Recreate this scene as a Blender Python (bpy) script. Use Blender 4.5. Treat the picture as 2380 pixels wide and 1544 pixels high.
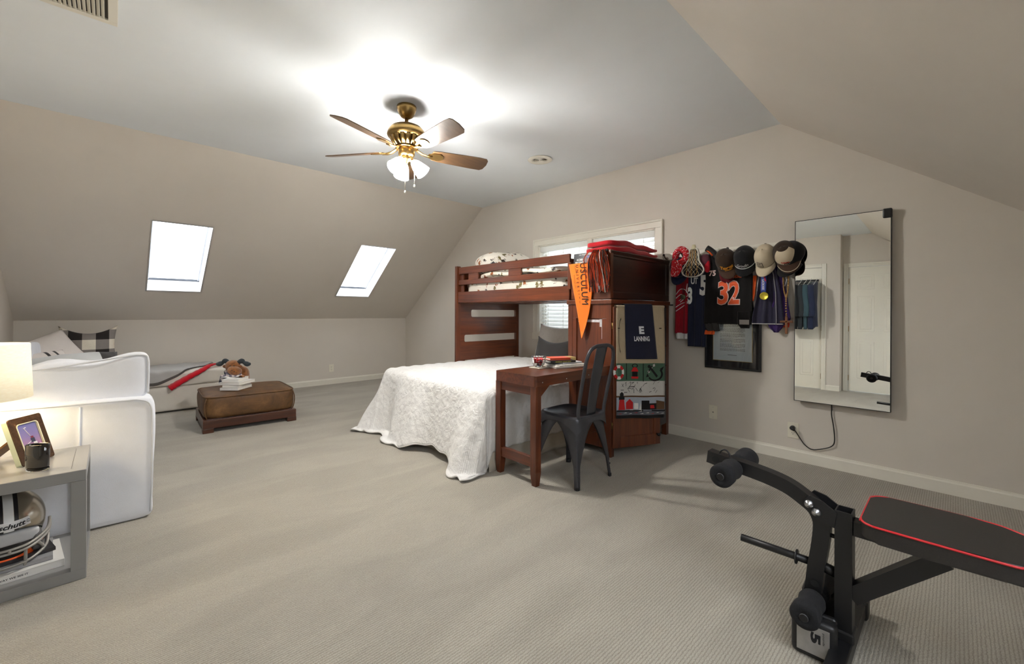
import bpy, bmesh, math, random
from mathutils import Vector, Matrix, Euler
random.seed(7)
PI = math.pi
scene = bpy.context.scene
COL = scene.collection
for _o in list(bpy.data.objects):
    bpy.data.objects.remove(_o)

# ------------------------------------------------------------------ camera
cam_d = bpy.data.cameras.new('camera')
cam = bpy.data.objects.new('camera', cam_d)
COL.objects.link(cam)
cam_d.sensor_fit = 'HORIZONTAL'
cam_d.sensor_width = 36.0
cam_d.lens = 979.76 / 2380.0 * 36.0
cam_d.shift_y = -(772.0 - 728.0) / 2380.0
cam_d.clip_start = 0.02
cam_d.clip_end = 200
cam.matrix_world = Matrix.Translation((0, 0, 1.1)) @ Matrix.Rotation(math.radians(-43.5), 4, 'Z') \
    @ Matrix.Rotation(math.radians(90), 4, 'X') @ Matrix.Rotation(math.radians(0.168), 4, 'Z')
scene.camera = cam

# ------------------------------------------------------------------ light, exposure
scene.view_settings.view_transform = 'Standard'
scene.view_settings.look = 'None'
scene.view_settings.gamma = 1.0
scene.view_settings.use_curve_mapping = False
scene.view_settings.exposure = 2.15
scene.cycles.use_denoising = True
scene.cycles.max_bounces = 10
scene.cycles.diffuse_bounces = 6
scene.cycles.glossy_bounces = 6
scene.cycles.transmission_bounces = 8
scene.cycles.sample_clamp_indirect = 6.0
scene.cycles.caustics_reflective = False
scene.cycles.caustics_refractive = False

world = bpy.data.worlds.new('daylight')
scene.world = world
world.use_nodes = True
wb = world.node_tree.nodes['Background']
wb.inputs['Color'].default_value = (0.80, 0.90, 1.0, 1)
wb.inputs['Strength'].default_value = 0.45

FAN_SHADE = 37.5
SKY_BLIND = 1.1           # radiance of a daylit skylight blind
FAN_BULB = 600.0          # the bulbs, seen through the open mouths of the shades
SKY_FILL_GLOW = 2.3         # glow of the added, unseen pair in the opposite slope: fill light
LAMP_SHADE = 0.11
LAMP_W = 0.8


def area_light(name, loc, size, size_y, energy, color, direction):
    d = bpy.data.lights.new(name, 'AREA')
    d.shape = 'RECTANGLE'
    d.size = size
    d.size_y = size_y
    d.energy = energy
    d.color = color
    o = bpy.data.objects.new(name, d)
    COL.objects.link(o)
    o.location = loc
    o.rotation_euler = Vector(direction).to_track_quat('-Z', 'Y').to_euler()
    return o


def point_light(name, loc, energy, color, r):
    d = bpy.data.lights.new(name, 'POINT')
    d.energy = energy
    d.color = color
    d.shadow_soft_size = r
    o = bpy.data.objects.new(name, d)
    COL.objects.link(o)
    o.location = loc
    return o


# daylight arriving at the gable window, from outside the panes
area_light('window_daylight', (4.15, 2.70, 1.55), 1.7, 1.3, 16, (0.80, 0.90, 1.0), (-1, 0, -0.25))


# ------------------------------------------------------------------ colour + materials
def lin(c):
    c = c / 255.0
    return c / 12.92 if c <= 0.04045 else ((c + 0.055) / 1.055) ** 2.4


def rgb(r, g, b):
    return (lin(r), lin(g), lin(b), 1.0)


class NT:
    def __init__(self, name):
        self.m = bpy.data.materials.new(name)
        self.m.use_nodes = True
        self.t = self.m.node_tree
        self.n = self.t.nodes
        self.bsdf = self.n['Principled BSDF']
        self.out = self.n['Material Output']
        self.tc = None

    def new(self, kind, **kw):
        n = self.n.new(kind)
        for k, v in kw.items():
            setattr(n, k, v)
        return n

    def link(self, a, b):
        self.t.links.new(a, b)

    def coord(self, scale=(1, 1, 1), rot=(0, 0, 0), loc=(0, 0, 0), kind='Object'):
        if self.tc is None:
            self.tc = self.new('ShaderNodeTexCoord')
        mp = self.new('ShaderNodeMapping')
        mp.inputs['Scale'].default_value = scale
        mp.inputs['Rotation'].default_value = rot
        mp.inputs['Location'].default_value = loc
        self.link(self.tc.outputs[kind], mp.inputs['Vector'])
        return mp.outputs['Vector']

    def noise(self, vec, scale=5, detail=4, rough=0.55, dist=0.0):
        n = self.new('ShaderNodeTexNoise')
        n.inputs['Scale'].default_value = scale
        n.inputs['Detail'].default_value = detail
        n.inputs['Roughness'].default_value = rough
        n.inputs['Distortion'].default_value = dist
        self.link(vec, n.inputs['Vector'])
        return n

    def ramp(self, fac, stops, interp='LINEAR'):
        r = self.new('ShaderNodeValToRGB')
        cr = r.color_ramp
        cr.interpolation = interp
        while len(cr.elements) < len(stops):
            cr.elements.new(0.5)
        for e, (p, c) in zip(cr.elements, stops):
            e.position = p
            e.color = c
        self.link(fac, r.inputs['Fac'])
        return r.outputs['Color']

    def math(self, op, a, b=None, clamp=False):
        n = self.new('ShaderNodeMath', operation=op, use_clamp=clamp)
        for i, x in enumerate((a, b)):
            if x is None:
                continue
            if isinstance(x, (int, float)):
                n.inputs[i].default_value = x
            else:
                self.link(x, n.inputs[i])
        return n.outputs[0]

    def mix(self, fac, a, b, blend='MIX'):
        n = self.new('ShaderNodeMix', data_type='RGBA', blend_type=blend)
        for i, x in ((0, fac), (6, a), (7, b)):
            if isinstance(x, (int, float)):
                n.inputs[i].default_value = x
            elif isinstance(x, tuple):
                n.inputs[i].default_value = x
            else:
                self.link(x, n.inputs[i])
        return n.outputs[2]

    def base(self, sock):
        self.link(sock, self.bsdf.inputs['Base Color'])

    def bump(self, height, strength=0.3, dist=0.01, prev=None):
        b = self.new('ShaderNodeBump')
        b.inputs['Strength'].default_value = strength
        b.inputs['Distance'].default_value = dist
        self.link(height, b.inputs['Height'])
        if prev is not None:
            self.link(prev, b.inputs['Normal'])
        self.link(b.outputs['Normal'], self.bsdf.inputs['Normal'])
        return b.outputs['Normal']

    def set(self, **kw):
        for k, v in kw.items():
            self.bsdf.inputs[k.replace('_', ' ')].default_value = v


def scl(c, k):
    return tuple(min(1.0, x * k) for x in c[:3]) + (1.0,)


def plain(name, c, rough=0.6, metal=0.0, var=0.12, vscale=6, bump=0.0, bscale=200, bdist=0.002, spec=0.5, coat=0.0, sheen=0.0):
    """A painted / plastic / metal / cloth surface: one colour with slight uneven tone and fine grain."""
    t = NT(name)
    v = t.coord()
    n = t.noise(v, vscale, 4)
    t.base(t.ramp(n.outputs['Fac'], [(0.3, scl(c, 1 - var)), (0.7, scl(c, 1 + var))]))
    t.set(Roughness=rough, Metallic=metal)
    t.bsdf.inputs['Specular IOR Level'].default_value = spec
    t.bsdf.inputs['Coat Weight'].default_value = coat
    t.bsdf.inputs['Sheen Weight'].default_value = sheen
    if bump:
        n2 = t.noise(v, bscale, 3)
        t.bump(n2.outputs['Fac'], bump, bdist)
    return t.m


def fabric(name, c, scale=420, strength=0.35, var=0.08, rough=0.95, sheen=0.15, axis='XZ', c2=None):
    """Woven cloth: two crossed thread waves as bump, mottled tone."""
    t = NT(name)
    v = t.coord()
    n = t.noise(v, 9, 5)
    n2 = t.noise(v, scale, 2)
    m = t.math('ADD', t.math('MULTIPLY', n.outputs['Fac'], 0.6), t.math('MULTIPLY', n2.outputs['Fac'], 0.4))
    t.base(t.ramp(m, [(0.32, scl(c2 or c, 1 - var)), (0.68, scl(c, 1 + var))]))
    t.set(Roughness=rough)
    t.bsdf.inputs['Specular IOR Level'].default_value = 0.2
    t.bsdf.inputs['Sheen Weight'].default_value = sheen
    t.bump(m, strength, 0.002)
    return t.m


def wood(name, axis, c1, c2, rough=0.32, scale=14, coat=0.25, knots=0.5):
    t = NT(name)
    s = {'x': (0.7, scale, scale), 'y': (scale, 0.7, scale), 'z': (scale, scale, 0.7)}[axis]
    v = t.coord(s)
    n = t.noise(v, 3.0, 6, 0.62, 0.6)
    v2 = t.coord((1.5, 1.5, 1.5))
    n2 = t.noise(v2, 2.0, 3)
    m = t.math('ADD', t.math('MULTIPLY', n.outputs['Fac'], 0.7), t.math('MULTIPLY', n2.outputs['Fac'], 0.3))
    t.base(t.ramp(m, [(0.3, c1), (0.55, tuple((a + b) / 2 for a, b in zip(c1, c2))), (0.75, c2)]))
    t.set(Roughness=rough)
    t.bsdf.inputs['Coat Weight'].default_value = coat
    t.bsdf.inputs['Coat Roughness'].default_value = 0.2
    t.bump(n.outputs['Fac'], 0.08, 0.003)
    return t.m


def emit(name, c, strength, base=(0.8, 0.8, 0.8, 1)):
    t = NT(name)
    t.bsdf.inputs['Base Color'].default_value = base
    t.bsdf.inputs['Emission Color'].default_value = c
    t.bsdf.inputs['Emission Strength'].default_value = strength
    t.set(Roughness=0.6)
    return t.m


def thin_glass(name):
    """Flat pane: straight-through with a faint mirror sheen."""
    t = NT(name)
    tr = t.new('ShaderNodeBsdfTransparent')
    gl = t.new('ShaderNodeBsdfGlossy')
    gl.inputs['Roughness'].default_value = 0.02
    fr = t.new('ShaderNodeFresnel')
    fr.inputs['IOR'].default_value = 1.45
    mx = t.new('ShaderNodeMixShader')
    t.link(fr.outputs[0], mx.inputs[0])
    t.link(tr.outputs[0], mx.inputs[1])
    t.link(gl.outputs[0], mx.inputs[2])
    t.link(mx.outputs[0], t.out.inputs['Surface'])
    return t.m


def glass(name, c=(1, 1, 1, 1), rough=0.02, ior=1.45):
    t = NT(name)
    t.bsdf.inputs['Base Color'].default_value = c
    t.bsdf.inputs['Transmission Weight'].default_value = 1.0
    t.bsdf.inputs['IOR'].default_value = ior
    t.set(Roughness=rough)
    return t.m


# --- paint, carpet
M = {}


def paint(name, c):
    t = NT(name)
    v = t.coord()
    n = t.noise(v, 1.3, 5, 0.6)
    n2 = t.noise(v, 260, 2)
    t.base(t.ramp(n.outputs['Fac'], [(0.3, scl(c, 0.975)), (0.7, scl(c, 1.025))]))
    t.set(Roughness=0.75)
    t.bsdf.inputs['Specular IOR Level'].default_value = 0.25
    t.bump(n2.outputs['Fac'], 0.06, 0.002)
    return t.m


M['wall'] = paint('greige_wall_paint', rgb(211, 204, 194))
M['ceil'] = paint('white_ceiling_paint', rgb(230, 235, 239))
M['trim'] = plain('white_trim_paint', rgb(226, 222, 210), 0.4, var=0.02)
M['door'] = plain('white_door_paint', rgb(232, 228, 215), 0.4, var=0.02)
M['shaft'] = plain('white_shaft_paint', rgb(232, 234, 238), 0.6, var=0.02)


def carpet():
    t = NT('loop_pile_carpet')
    v = t.coord()
    # rows of loops running along X, about a centimetre apart
    w = t.new('ShaderNodeTexWave', wave_type='BANDS', bands_direction='Y', wave_profile='SIN')
    w.inputs['Scale'].default_value = 31.0
    w.inputs['Distortion'].default_value = 2.6
    w.inputs['Detail'].default_value = 2.0
    w.inputs['Detail Scale'].default_value = 3.0
    t.link(v, w.inputs['Vector'])
    loops = t.new('ShaderNodeTexVoronoi', feature='F1')
    loops.inputs['Scale'].default_value = 1.0
    vv = t.coord((150, 105, 150))
    t.link(vv, loops.inputs['Vector'])
    fine = t.noise(v, 300, 2)
    # vacuum tracks and footprints leave the pile lying two ways
    v3 = t.coord((0.9, 2.6, 1), rot=(0, 0, 0.5))
    n3 = t.noise(v3, 1.3, 3, 0.5, 0.9)
    tracks = t.ramp(n3.outputs['Fac'], [(0.38, rgb(170, 164, 152)), (0.62, rgb(181, 175, 162))])
    g = t.ramp(w.outputs['Fac'], [(0.10, (0.57, 0.56, 0.55, 1)), (0.5, (1, 1, 1, 1))])
    c = t.mix(0.62, tracks, g, 'MULTIPLY')
    f = t.ramp(fine.outputs['Fac'], [(0.36, (0.62, 0.61, 0.59, 1)), (0.6, (1.02, 1.02, 1.02, 1))])
    c = t.mix(0.7, c, f, 'MULTIPLY')
    t.base(c)
    t.set(Roughness=1.0)
    t.bsdf.inputs['Specular IOR Level'].default_value = 0.05
    t.bsdf.inputs['Sheen Weight'].default_value = 0.2
    h = t.math('ADD', t.math('MULTIPLY', w.outputs['Fac'], 0.6), t.math('SUBTRACT', 0.6, t.math('MULTIPLY', loops.outputs['Distance'], 0.5)))
    t.bump(h, 0.55, 0.004)
    return t.m


M['carpet'] = carpet()
W1, W2 = rgb(60, 26, 13), rgb(126, 64, 32)
M['wood_y'] = wood('cherry_wood_along_y', 'y', W1, W2)
M['wood_x'] = wood('cherry_wood_along_x', 'x', W1, W2)
M['wood_z'] = wood('cherry_wood_along_z', 'z', W1, W2)
M['wood_dk'] = wood('dark_cherry_wood', 'x', rgb(34, 16, 11), rgb(62, 32, 20))
M['drawer'] = wood('charcoal_drawer_wood', 'x', rgb(46, 42, 42), rgb(62, 57, 56), 0.45)
M['sofa'] = fabric('off_white_slipcover', rgb(230, 232, 238), 350, 0.3, 0.04)
M['sofa_seam'] = fabric('off_white_piping', rgb(220, 222, 227), 350, 0.3, 0.05)
M['chaise'] = fabric('pale_chaise_cover', rgb(212, 206, 196), 350, 0.3, 0.04)
M['black_metal'] = plain('black_powder_coat', rgb(19, 19, 21), 0.42, 0.0, 0.15, 8, 0.05, 400)
M['chair_metal'] = plain('gunmetal_paint', rgb(66, 66, 71), 0.38, 0.35, 0.12, 8, 0.03, 300)
M['steel'] = plain('zinc_steel', rgb(190, 192, 196), 0.3, 1.0, 0.05)
M['black'] = plain('black_plastic', rgb(22, 22, 24), 0.45)
M['white_plastic'] = plain('ivory_plastic', rgb(226, 221, 204), 0.4, var=0.02)
M['paper'] = plain('white_paper', rgb(232, 231, 228), 0.8, var=0.03)
M['ink'] = plain('black_ink', rgb(24, 24, 26), 0.8)
M['grey_lacquer'] = plain('grey_lacquer', rgb(140, 139, 138), 0.28, var=0.03, coat=0.2)
M['brass'] = plain('antique_brass', rgb(150, 122, 74), 0.3, 1.0, 0.12, 10)


# ------------------------------------------------------------------ mesh building
class MB:
    def __init__(self):
        self.v, self.f, self.mi, self.sm = [], [], [], []

    def add(self, verts, faces, m=0, smooth=False):
        b = len(self.v)
        self.v.extend(Vector(p) for p in verts)
        for f in faces:
            self.f.append(tuple(i + b for i in f))
            self.mi.append(m)
            self.sm.append(smooth)
        return self

    def join(self, o, mat=None):
        b = len(self.v)
        self.v.extend((mat @ p) if mat else p.copy() for p in o.v)
        self.f.extend(tuple(i + b for i in f) for f in o.f)
        self.mi.extend(o.mi)
        self.sm.extend(o.sm)
        return self

    def xf(self, mat):
        self.v = [mat @ p for p in self.v]
        return self

    def box(self, x0, x1, y0, y1, z0, z1, b=0.0, seg=2, m=0, smooth=False, mat=None):
        bm = bmesh.new()
        bmesh.ops.create_cube(bm, size=1.0)
        for v in bm.verts:
            v.co = Vector(((x0 + x1) / 2 + v.co.x * (x1 - x0), (y0 + y1) / 2 + v.co.y * (y1 - y0), (z0 + z1) / 2 + v.co.z * (z1 - z0)))
        if b > 0:
            b = min(b, 0.49 * min(abs(x1 - x0), abs(y1 - y0), abs(z1 - z0)))
            bmesh.ops.bevel(bm, geom=list(bm.edges), offset=b, segments=seg, profile=0.5, affect='EDGES')
        if mat is not None:
            bmesh.ops.transform(bm, matrix=mat, verts=bm.verts)
        bm.verts.index_update()
        self.add([v.co.copy() for v in bm.verts], [[v.index for v in f.verts] for f in bm.faces], m, smooth or b > 0.012)
        bm.free()
        return self

    def prism(self, poly, ax, d0, d1, m=0, b=0.0, seg=2):
        """poly: 2D outline; ax: fn (a, b, d) -> xyz."""
        bm = bmesh.new()
        lo = [bm.verts.new(ax(p[0], p[1], d0)) for p in poly]
        hi = [bm.verts.new(ax(p[0], p[1], d1)) for p in poly]
        n = len(poly)
        bm.faces.new(lo[::-1])
        bm.faces.new(hi)
        for i in range(n):
            bm.faces.new((lo[i], lo[(i + 1) % n], hi[(i + 1) % n], hi[i]))
        if b > 0:
            es = list(bm.edges)
            bmesh.ops.bevel(bm, geom=es, offset=b, segments=seg, profile=0.5, affect='EDGES')
        bmesh.ops.recalc_face_normals(bm, faces=bm.faces)
        bm.verts.index_update()
        self.add([v.co.copy() for v in bm.verts], [[v.index for v in f.verts] for f in bm.faces], m)
        bm.free()
        return self

    def sweep(self, path, prof, closed=False, m=0, smooth=True, scale=None, up=None, caps=True):
        path = [Vector(p) for p in path]
        n = len(path)
        T = []
        for i in range(n):
            a = path[(i - 1) % n] if (closed or i > 0) else path[i]
            c = path[(i + 1) % n] if (closed or i < n - 1) else path[i]
            t = (c - a)
            T.append(t.normalized() if t.length > 1e-9 else Vector((0, 0, 1)))
        if up is None:
            ref = Vector((0, 0, 1)) if abs(T[0].z) < 0.9 else Vector((1, 0, 0))
            N = (ref - T[0] * ref.dot(T[0])).normalized()
        vs, fs = [], []
        k = len(prof)
        for i in range(n):
            if up is not None:
                ref = Vector(up)
                N = ref - T[i] * ref.dot(T[i])
                N = N.normalized() if N.length > 1e-6 else Vector((1, 0, 0))
            else:
                N = (N - T[i] * N.dot(T[i])).normalized()
            B = T[i].cross(N)
            s = 1.0 if scale is None else scale[i]
            for (a, c) in prof:
                vs.append(path[i] + N * a * s + B * c * s)
        for i in range(n if closed else n - 1):
            j = (i + 1) % n
            for q in range(k):
                r = (q + 1) % k
                fs.append((i * k + q, i * k + r, j * k + r, j * k + q))
        self.add(vs, fs, m, smooth)
        if caps and not closed:
            b = len(self.v) - len(vs)
            self.f.append(tuple(b + q for q in range(k))[::-1]); self.mi.append(m); self.sm.append(False)
            self.f.append(tuple(b + (n - 1) * k + q for q in range(k))); self.mi.append(m); self.sm.append(False)
        return self

    def tube(self, path, r, seg=12, closed=False, m=0, caps=True):
        if isinstance(r, (int, float)):
            sc = None
            rr = r
        else:
            rr = 1.0
            sc = r
        prof = [(rr * math.cos(2 * PI * i / seg), rr * math.sin(2 * PI * i / seg)) for i in range(seg)]
        return self.sweep(path, prof, closed, m, True, sc, None, caps)

    def cyl(self, a, b, r, seg=20, m=0, r2=None):
        return self.tube([a, b], [r, r if r2 is None else r2], seg, m=m)

    def lathe(self, prof, c=(0, 0, 0), seg=32, m=0, mat=None, smooth=True, sx=1.0, sy=1.0):
        vs, fs = [], []
        for (r, z) in prof:
            for i in range(seg):
                a = 2 * PI * i / seg
                p = Vector((r * math.cos(a) * sx, r * math.sin(a) * sy, z))
                vs.append(mat @ p if mat else p + Vector(c))
        k = len(prof)
        for j in range(k - 1):
            for i in range(seg):
                i2 = (i + 1) % seg
                fs.append((j * seg + i, j * seg + i2, (j + 1) * seg + i2, (j + 1) * seg + i))
        if prof[0][0] > 1e-5:
            pass
        self.add(vs, fs, m, smooth)
        return self

    def grid(self, nu, nv, fn, m=0, smooth=True, closed_u=False, mfn=None):
        b = len(self.v)
        for j in range(nv + 1):
            for i in range(nu + 1):
                self.v.append(Vector(fn(i / nu, j / nv)))
        for j in range(nv):
            for i in range(nu):
                q = (b + j * (nu + 1) + i, b + j * (nu + 1) + i + 1, b + (j + 1) * (nu + 1) + i + 1, b + (j + 1) * (nu + 1) + i)
                self.f.append(q)
                self.mi.append(mfn((i + .5) / nu, (j + .5) / nv) if mfn else m)
                self.sm.append(smooth)
        return self

    def slab(self, nu, nv, fn, nrm, th, m=0, mfn=None):
        """A closed sheet: fn surface, thickened by th along nrm (vector or fn)."""
        b = len(self.v)
        off = (lambda u, v: Vector(nrm)) if not callable(nrm) else nrm
        W = nu + 1
        cnt = W * (nv + 1)
        for s in (0, 1):
            for j in range(nv + 1):
                for i in range(W):
                    u, v = i / nu, j / nv
                    self.v.append(Vector(fn(u, v)) + off(u, v) * (th * s))
        def put(q, u, v):
            self.f.append(q); self.mi.append(mfn(u, v) if mfn else m); self.sm.append(True)
        for j in range(nv):
            for i in range(nu):
                u, v = (i + .5) / nu, (j + .5) / nv
                a = b + j * W + i
                put((a, a + W, a + W + 1, a + 1), u, v)
                a += cnt
                put((a, a + 1, a + W + 1, a + W), u, v)
        for i in range(nu):
            for j in (0, nv):
                a = b + j * W + i
                put((a, a + 1, a + 1 + cnt, a + cnt) if j == 0 else (a + cnt, a + 1 + cnt, a + 1, a), (i + .5) / nu, (0.001 if j == 0 else .999))
        for j in range(nv):
            for i in (0, nu):
                a = b + j * W + i
                put((a + cnt, a + W + cnt, a + W, a) if i == 0 else (a, a + W, a + W + cnt, a + cnt), (0.001 if i == 0 else .999), (j + .5) / nv)
        return self

    def soft(self, c, h, k=5.0, n=14, m=0, fn=None, mat=None):
        """Superellipsoid block with half sizes h, squareness k."""
        c = Vector(c)
        seen = {}
        vs, fs = [], []
        def vid(p):
            key = tuple(round(x, 5) for x in p)
            if key not in seen:
                q = Vector(p)
                nm = sum(abs(x) ** k for x in q) ** (1.0 / k)
                q = q / nm
                q = Vector((q.x * h[0], q.y * h[1], q.z * h[2]))
                if fn:
                    q = Vector(fn(q))
                if mat:
                    q = mat @ q
                seen[key] = len(vs)
                vs.append(q + c)
            return seen[key]
        for ax in range(3):
            for sgn in (-1, 1):
                for i in range(n):
                    for j in range(n):
                        q = []
                        for (di, dj) in ((0, 0), (1, 0), (1, 1), (0, 1)):
                            a, b2 = -1 + 2 * (i + di) / n, -1 + 2 * (j + dj) / n
                            p = [0, 0, 0]
                            p[ax] = sgn
                            p[(ax + 1) % 3] = a
                            p[(ax + 2) % 3] = b2
                            q.append(vid(p))
                        fs.append(q if sgn > 0 else q[::-1])
        return self.add(vs, fs, m, True)

    def pillow(self, w, h, t, mat, m=0, n=22, pinch=0.10, mfn=None, sag=0.0):
        """Throw pillow with pulled corners: half width w, half height h, half thickness t."""
        for s in (1, -1):
            def fn(u, v, s=s):
                a, b2 = 2 * u - 1, 2 * v - 1
                e = max(0.0, (1 - a * a)) ** 0.55 * max(0.0, (1 - b2 * b2)) ** 0.55
                x = w * a * (1 - pinch * (1 - b2 * b2) * abs(a) ** 2)
                y = h * b2 * (1 - pinch * (1 - a * a) * abs(b2) ** 2) - sag * (1 - a * a) * max(0, b2)
                wr = 0.004 * math.sin(9 * a + 5 * b2) * e
                return mat @ Vector((x, y, s * (t * e + wr)))
            self.grid(n, n, fn, m, True, mfn=mfn)
        return self


def area(o):
    pass


LOC = {}


def finish(name, mb, mats, loc=(0, 0, 0), parent=None):
    me = bpy.data.meshes.new(name)
    off = Vector(loc)
    me.from_pydata([tuple(p - off) for p in mb.v], [], mb.f)
    if not isinstance(mats, (list, tuple)):
        mats = [mats]
    for mt in mats:
        me.materials.append(mt)
    for p, mi, sm in zip(me.polygons, mb.mi, mb.sm):
        p.material_index = mi
        p.use_smooth = sm
    bm = bmesh.new()
    bm.from_mesh(me)
    bmesh.ops.remove_doubles(bm, verts=bm.verts, dist=1e-5)
    bmesh.ops.recalc_face_normals(bm, faces=bm.faces)
    bm.to_mesh(me)
    bm.free()
    me.update()
    o = bpy.data.objects.new(name, me)
    COL.objects.link(o)
    if parent is not None:
        o.parent = parent
    else:
        o.location = off
    return o


def thing(name, label, cat, loc=(0, 0, 0), group=None, rotz=0.0):
    o = bpy.data.objects.new(name, None)
    o.empty_display_size = 0.05
    COL.objects.link(o)
    o.location = loc
    o.rotation_euler = (0, 0, rotz)
    o['label'] = label
    o['category'] = cat
    if group:
        o['group'] = group
    LOC[o.name] = Vector(loc)
    return o


def root_of(p):
    while p.parent is not None:
        p = p.parent
    return p


def part(name, mb, mats, parent, label=None, world=True):
    """A part (or sub-part) mesh. Meshes are drawn in room coordinates unless world=False."""
    loc = LOC[root_of(parent).name] if world else Vector((0, 0, 0))
    o = finish(name, mb, mats, loc, parent)
    if label:
        o['label'] = label
    return o


def solo(name, mb, mats, label, cat, loc, group=None):
    """A thing that is one mesh."""
    o = finish(name, mb, mats, loc)
    o['label'] = label
    o['category'] = cat
    if group:
        o['group'] = group
    LOC[o.name] = Vector(loc)
    return o


def struct(name, mb, mats, parent=None, loc=(0, 0, 0)):
    o = finish(name, mb, mats, loc, parent)
    o['kind'] = 'structure'
    LOC[o.name] = Vector(loc)
    return o


def dup(o, loc=None, rotz=None, label=None, group=None):
    r = o.copy()
    COL.objects.link(r)
    if loc is not None:
        r.location = loc
        LOC[r.name] = Vector(loc)
    if rotz is not None:
        r.rotation_euler = (0, 0, rotz)
    if label:
        r['label'] = label
    if group:
        r['group'] = group
    for ch in list(o.children):
        c = ch.copy()
        COL.objects.link(c)
        c.parent = r
        for g in list(ch.children):
            d = g.copy()
            COL.objects.link(d)
            d.parent = c
    return r


def glyphs(s, bold=0.0, spacing=1.0, shear=0.0):
    """Lettering as flat triangles, normalised to a 0..1 box; returns verts, faces, aspect (w / h)."""
    cu = bpy.data.curves.new('lettering_curve', 'FONT')
    cu.body = s
    cu.size = 1.0
    cu.offset = bold
    cu.space_character = spacing
    cu.shear = shear
    cu.resolution_u = 3
    cu.align_x = 'CENTER'
    ob = bpy.data.objects.new('lettering_tmp', cu)
    COL.objects.link(ob)
    dg = bpy.context.evaluated_depsgraph_get()
    me = ob.evaluated_get(dg).to_mesh()
    vs = [v.co.copy() for v in me.vertices]
    fs = [tuple(p.vertices) for p in me.polygons]
    ob.evaluated_get(dg).to_mesh_clear()
    bpy.data.objects.remove(ob)
    bpy.data.curves.remove(cu)
    x0, x1 = min(v.x for v in vs), max(v.x for v in vs)
    y0, y1 = min(v.y for v in vs), max(v.y for v in vs)
    return [((v.x - x0) / (x1 - x0), (v.y - y0) / (y1 - y0)) for v in vs], fs, (x1 - x0) / (y1 - y0)


def letter(mb, s, fn, m=0, bold=0.0, spacing=1.0, shear=0.0):
    """Lay lettering onto a surface: fn(u, v) -> point, u along the line, v up."""
    vs, fs, _ = glyphs(s, bold, spacing, shear)
    mb.add([fn(u, v) for u, v in vs], fs, m, False)
    return mb


def quadmap(o, du, dv):
    o, du, dv = Vector(o), Vector(du), Vector(dv)
    return lambda u, v: o + du * u + dv * v


def lerp(a, b, t):
    return a + (b - a) * t


def smooth(pts, n=6, closed=False):
    """Catmull-Rom through pts."""
    pts = [Vector(p) for p in pts]
    out = []
    N = len(pts)
    for i in range(N if closed else N - 1):
        p0 = pts[(i - 1) % N] if (closed or i > 0) else pts[i]
        p1, p2 = pts[i], pts[(i + 1) % N]
        p3 = pts[(i + 2) % N] if (closed or i + 2 < N) else p2
        for k in range(n):
            t = k / n
            out.append(0.5 * ((2 * p1) + (p2 - p0) * t + (2 * p0 - 5 * p1 + 4 * p2 - p3) * t * t + (3 * p1 - p0 - 3 * p2 + p3) * t ** 3))
    if not closed:
        out.append(pts[-1])
    return out
# ================================================================== the room
XG, XL, XD, XD2 = 3.718, -0.73, -1.25, -1.45     # gable wall, sofa wall, closet-door wall, recessed door wall
YB, YF = 6.617, -1.17                             # knee walls, far and near
YA, YR = 4.515, 0.929                             # where the flat ceiling meets the slopes
ZK, ZC = 1.007, 2.557
SL = (ZC - ZK) / (YB - YA)
T = 0.14


def zs(y):
    if y > YA:
        return ZC - (y - YA) * SL
    if y < YR:
        return ZC - (YR - y) * SL
    return ZC


mb = MB().box(XD2 - T, XG + T, YF - T, YB + T, -0.12, 0.0)
struct('floor', mb, M['carpet'])

# flat ceiling and the two slopes; the left slope has the two skylight openings
struct('ceiling', MB().box(XD2 - T, XG + T, YR, YA, ZC, ZC + T), M['ceil'])
nrm = Vector((0, SL, 1)).normalized()


def slope_pt(x, y, d=0.0, s=1):
    return Vector((x, y, zs(y))) + Vector((0, SL * s, 1)).normalized() * d


SKY = [(0.279, 0.759), (2.346, 2.832)]
SY0, SY1 = 5.306, 6.164
mb = MB()
xs = [XL - T, SKY[0][0], SKY[0][1], SKY[1][0], SKY[1][1], XG + T]
for i in range(5):
    bands = [(YA, SY0), (SY1, YB)] if i in (1, 3) else [(YA, YB)]
    for (ya, yb) in bands:
        v = [slope_pt(x, y, d) for d in (0, T) for (x, y) in ((xs[i], ya), (xs[i + 1], ya), (xs[i + 1], yb), (xs[i], yb))]
        mb.add(v, [(0, 1, 2, 3), (7, 6, 5, 4), (0, 4, 5, 1), (1, 5, 6, 2), (2, 6, 7, 3), (3, 7, 4, 0)])
struct('ceiling_left', mb, M['wall'])
# the near slope, with an added pair of out-of-view skylights as fill light
SKY_FILL = [(-0.10, 0.40), (0.75, 1.25)]
RY0, RY1 = -0.95, -0.15
mb = MB()
xs = [XD2 - T, SKY_FILL[0][0], SKY_FILL[0][1], SKY_FILL[1][0], SKY_FILL[1][1], XG + T]
for i in range(5):
    bands = [(YF, RY0), (RY1, YR)] if i in (1, 3) else [(YF, YR)]
    for (ya, yb) in bands:
        v = [slope_pt(x, y, d, -1) for d in (0, T) for (x, y) in ((xs[i], ya), (xs[i + 1], ya), (xs[i + 1], yb), (xs[i], yb))]
        mb.add(v, [(0, 1, 2, 3), (7, 6, 5, 4), (0, 4, 5, 1), (1, 5, 6, 2), (2, 6, 7, 3), (3, 7, 4, 0)])
struct('ceiling_right', mb, M['wall'])

# gable wall with the double window opening
WY0, WY1, WZ0, WZ1 = 1.95, 3.45, 0.86, 1.905
mb = MB()


def gpoly(mb, pts, x0, x1):
    return mb.prism(pts, lambda a, b, d: Vector((d, a, b)), x0, x1)


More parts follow.
